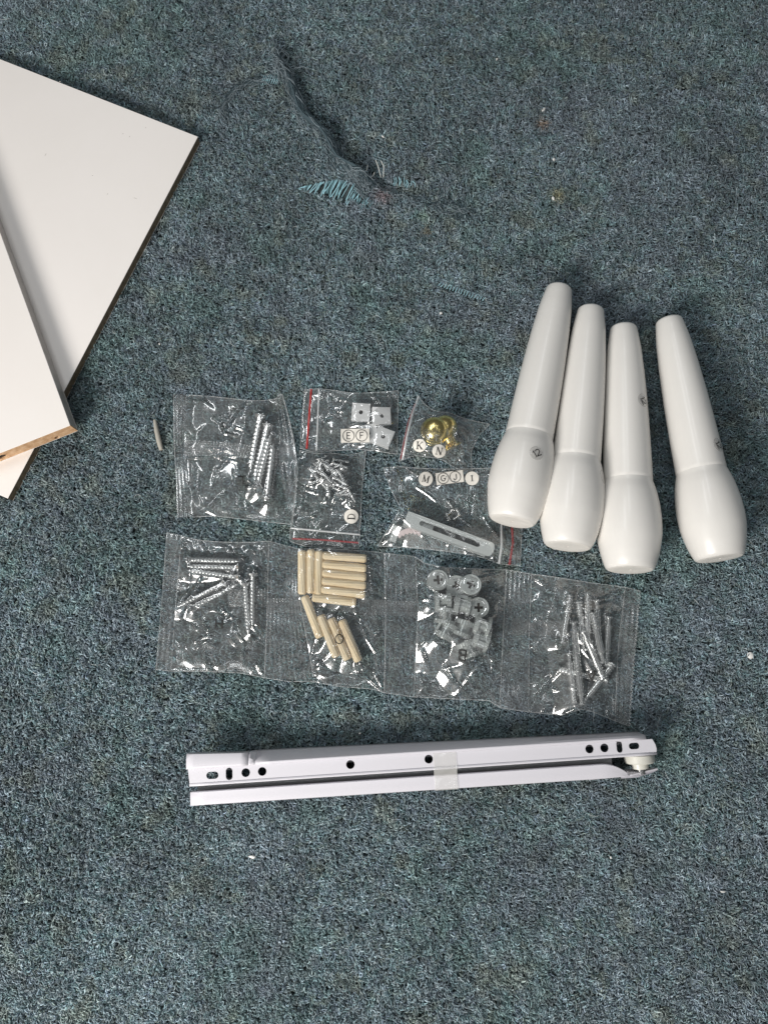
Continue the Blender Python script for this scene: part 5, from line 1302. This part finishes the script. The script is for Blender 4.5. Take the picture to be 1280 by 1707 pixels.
o = mb.obj('small_plate', M_galv); o.matrix_world = Matrix.Translation((pc.x, pc.y, 2 * MM)) @ Matrix.Rotation(R(-18), 4, 'Z'); tag(o, 'small narrow steel plate at the left end of the slotted bracket', 'metal plate')
capsM = [((676, 863), (823, 918), 15, zb + .6 * MM), ((658, 880), (656, 900), 6, 5.5 * MM)]
msp = [((746, 836), (754, 846), 1.5), ((752, 853), (741, 862), 1.5), ((760, 848), (766, 858), 1.5), ((748, 868), (744, 856), 3), ((756, 866), (764, 860), 1)]
tiny = screw_parts(6 * MM, .9 * MM, 2.0 * MM, 1.2 * MM, .9 * MM, 9)
capsM += lay_screws('small_screw', tiny, 6 * MM, .9 * MM, msp, lambda k: ['tiny silver screw, topmost of the five above the slotted bracket', 'tiny silver screw, left of the five above the slotted bracket', 'tiny silver screw, right of the five above the slotted bracket', 'tiny silver screw, lower left of the five above the slotted bracket', 'tiny silver screw, lowest and nearest the bracket edge of the five'][k], 'small screw', 'tiny screws beside the slotted bracket')
bag = empty('zip_bag', Matrix.Translation(P(750, 860))); tag(bag, 'larger clear zip bag with M, G J and I labels, tucked under a white leg', 'zip bag', 'small clear zip bags')
cr = zz(4.923, 620, 640, [[(300, 700), (390, 760)], [(340, 830), (450, 900), (545, 975)], [(830, 930), (940, 1130), (1010, 1220)], [(720, 1090), (820, 1170)], [(960, 1300), (1000, 1440)], [(180, 680), (280, 870)], [(270, 1020), (250, 880)], [(420, 1250), (460, 1310)], [(230, 1080), (330, 1170)], [(620, 1100), (740, 960)], [(650, 1000), (690, 1060)], [(110, 1230), (180, 1110)], [(70, 1310), (130, 1270)], [(820, 850), (790, 1000), (700, 1100)], [(760, 1340), (860, 1390)], [(640, 1040), (700, 1000)], [(240, 1060), (300, 1030)]], .75)
top = [(639, 780), (657, 777), (705, 781), (770, 782), (815, 780), (874, 786)]; bot = [(630, 910), (711, 915), (797, 926), (831, 940), (867, 942.6)]; lef = [(639, 780), (650, 812), (668, 848), (648, 880), (630, 910)]; rig = [(874, 786), (871, 860), (867, 942.6)]
f = Film(top, bot, lef, rig, capsM, cr, 180, .9, 1.2, 2.0, 60, .6, 14)
# the leg presses its corner flat
put('pouch', f.mesh('pouch', M_film), bag); film_edge_glints(f, bag); flat_sheet('back_sheet', top, bot, lef, rig, M_back_film, bag, .4 * MM)
strip_px('zip_track', [(838, 850), (836, 876), (836, 910), (832, 940)], 4.0, M_zip, bag, f, .3, .6); strip_px('red_stripe', [(856, 850), (853.6, 880), (855, 905), (849, 942)], 4.0, M_redpale, bag, f)
paper_label(bag, f, 709.4, 798.4, (12,), [('M', 0, 0, 11, -14)], 0); paper_label(bag, f, 749.5, 796, (46, 20), [('o', -11, 0, 18, 0), ('G', -11, 0, 9, 0), ('o', 9, 0, 18, 0), ('J', 9, 0, 9, 0)], 7); paper_label(bag, f, 786.6, 797.4, (11.5,), [('I', 0, 0, 9, 6)], 0, dz=.9)
rebase(bag)
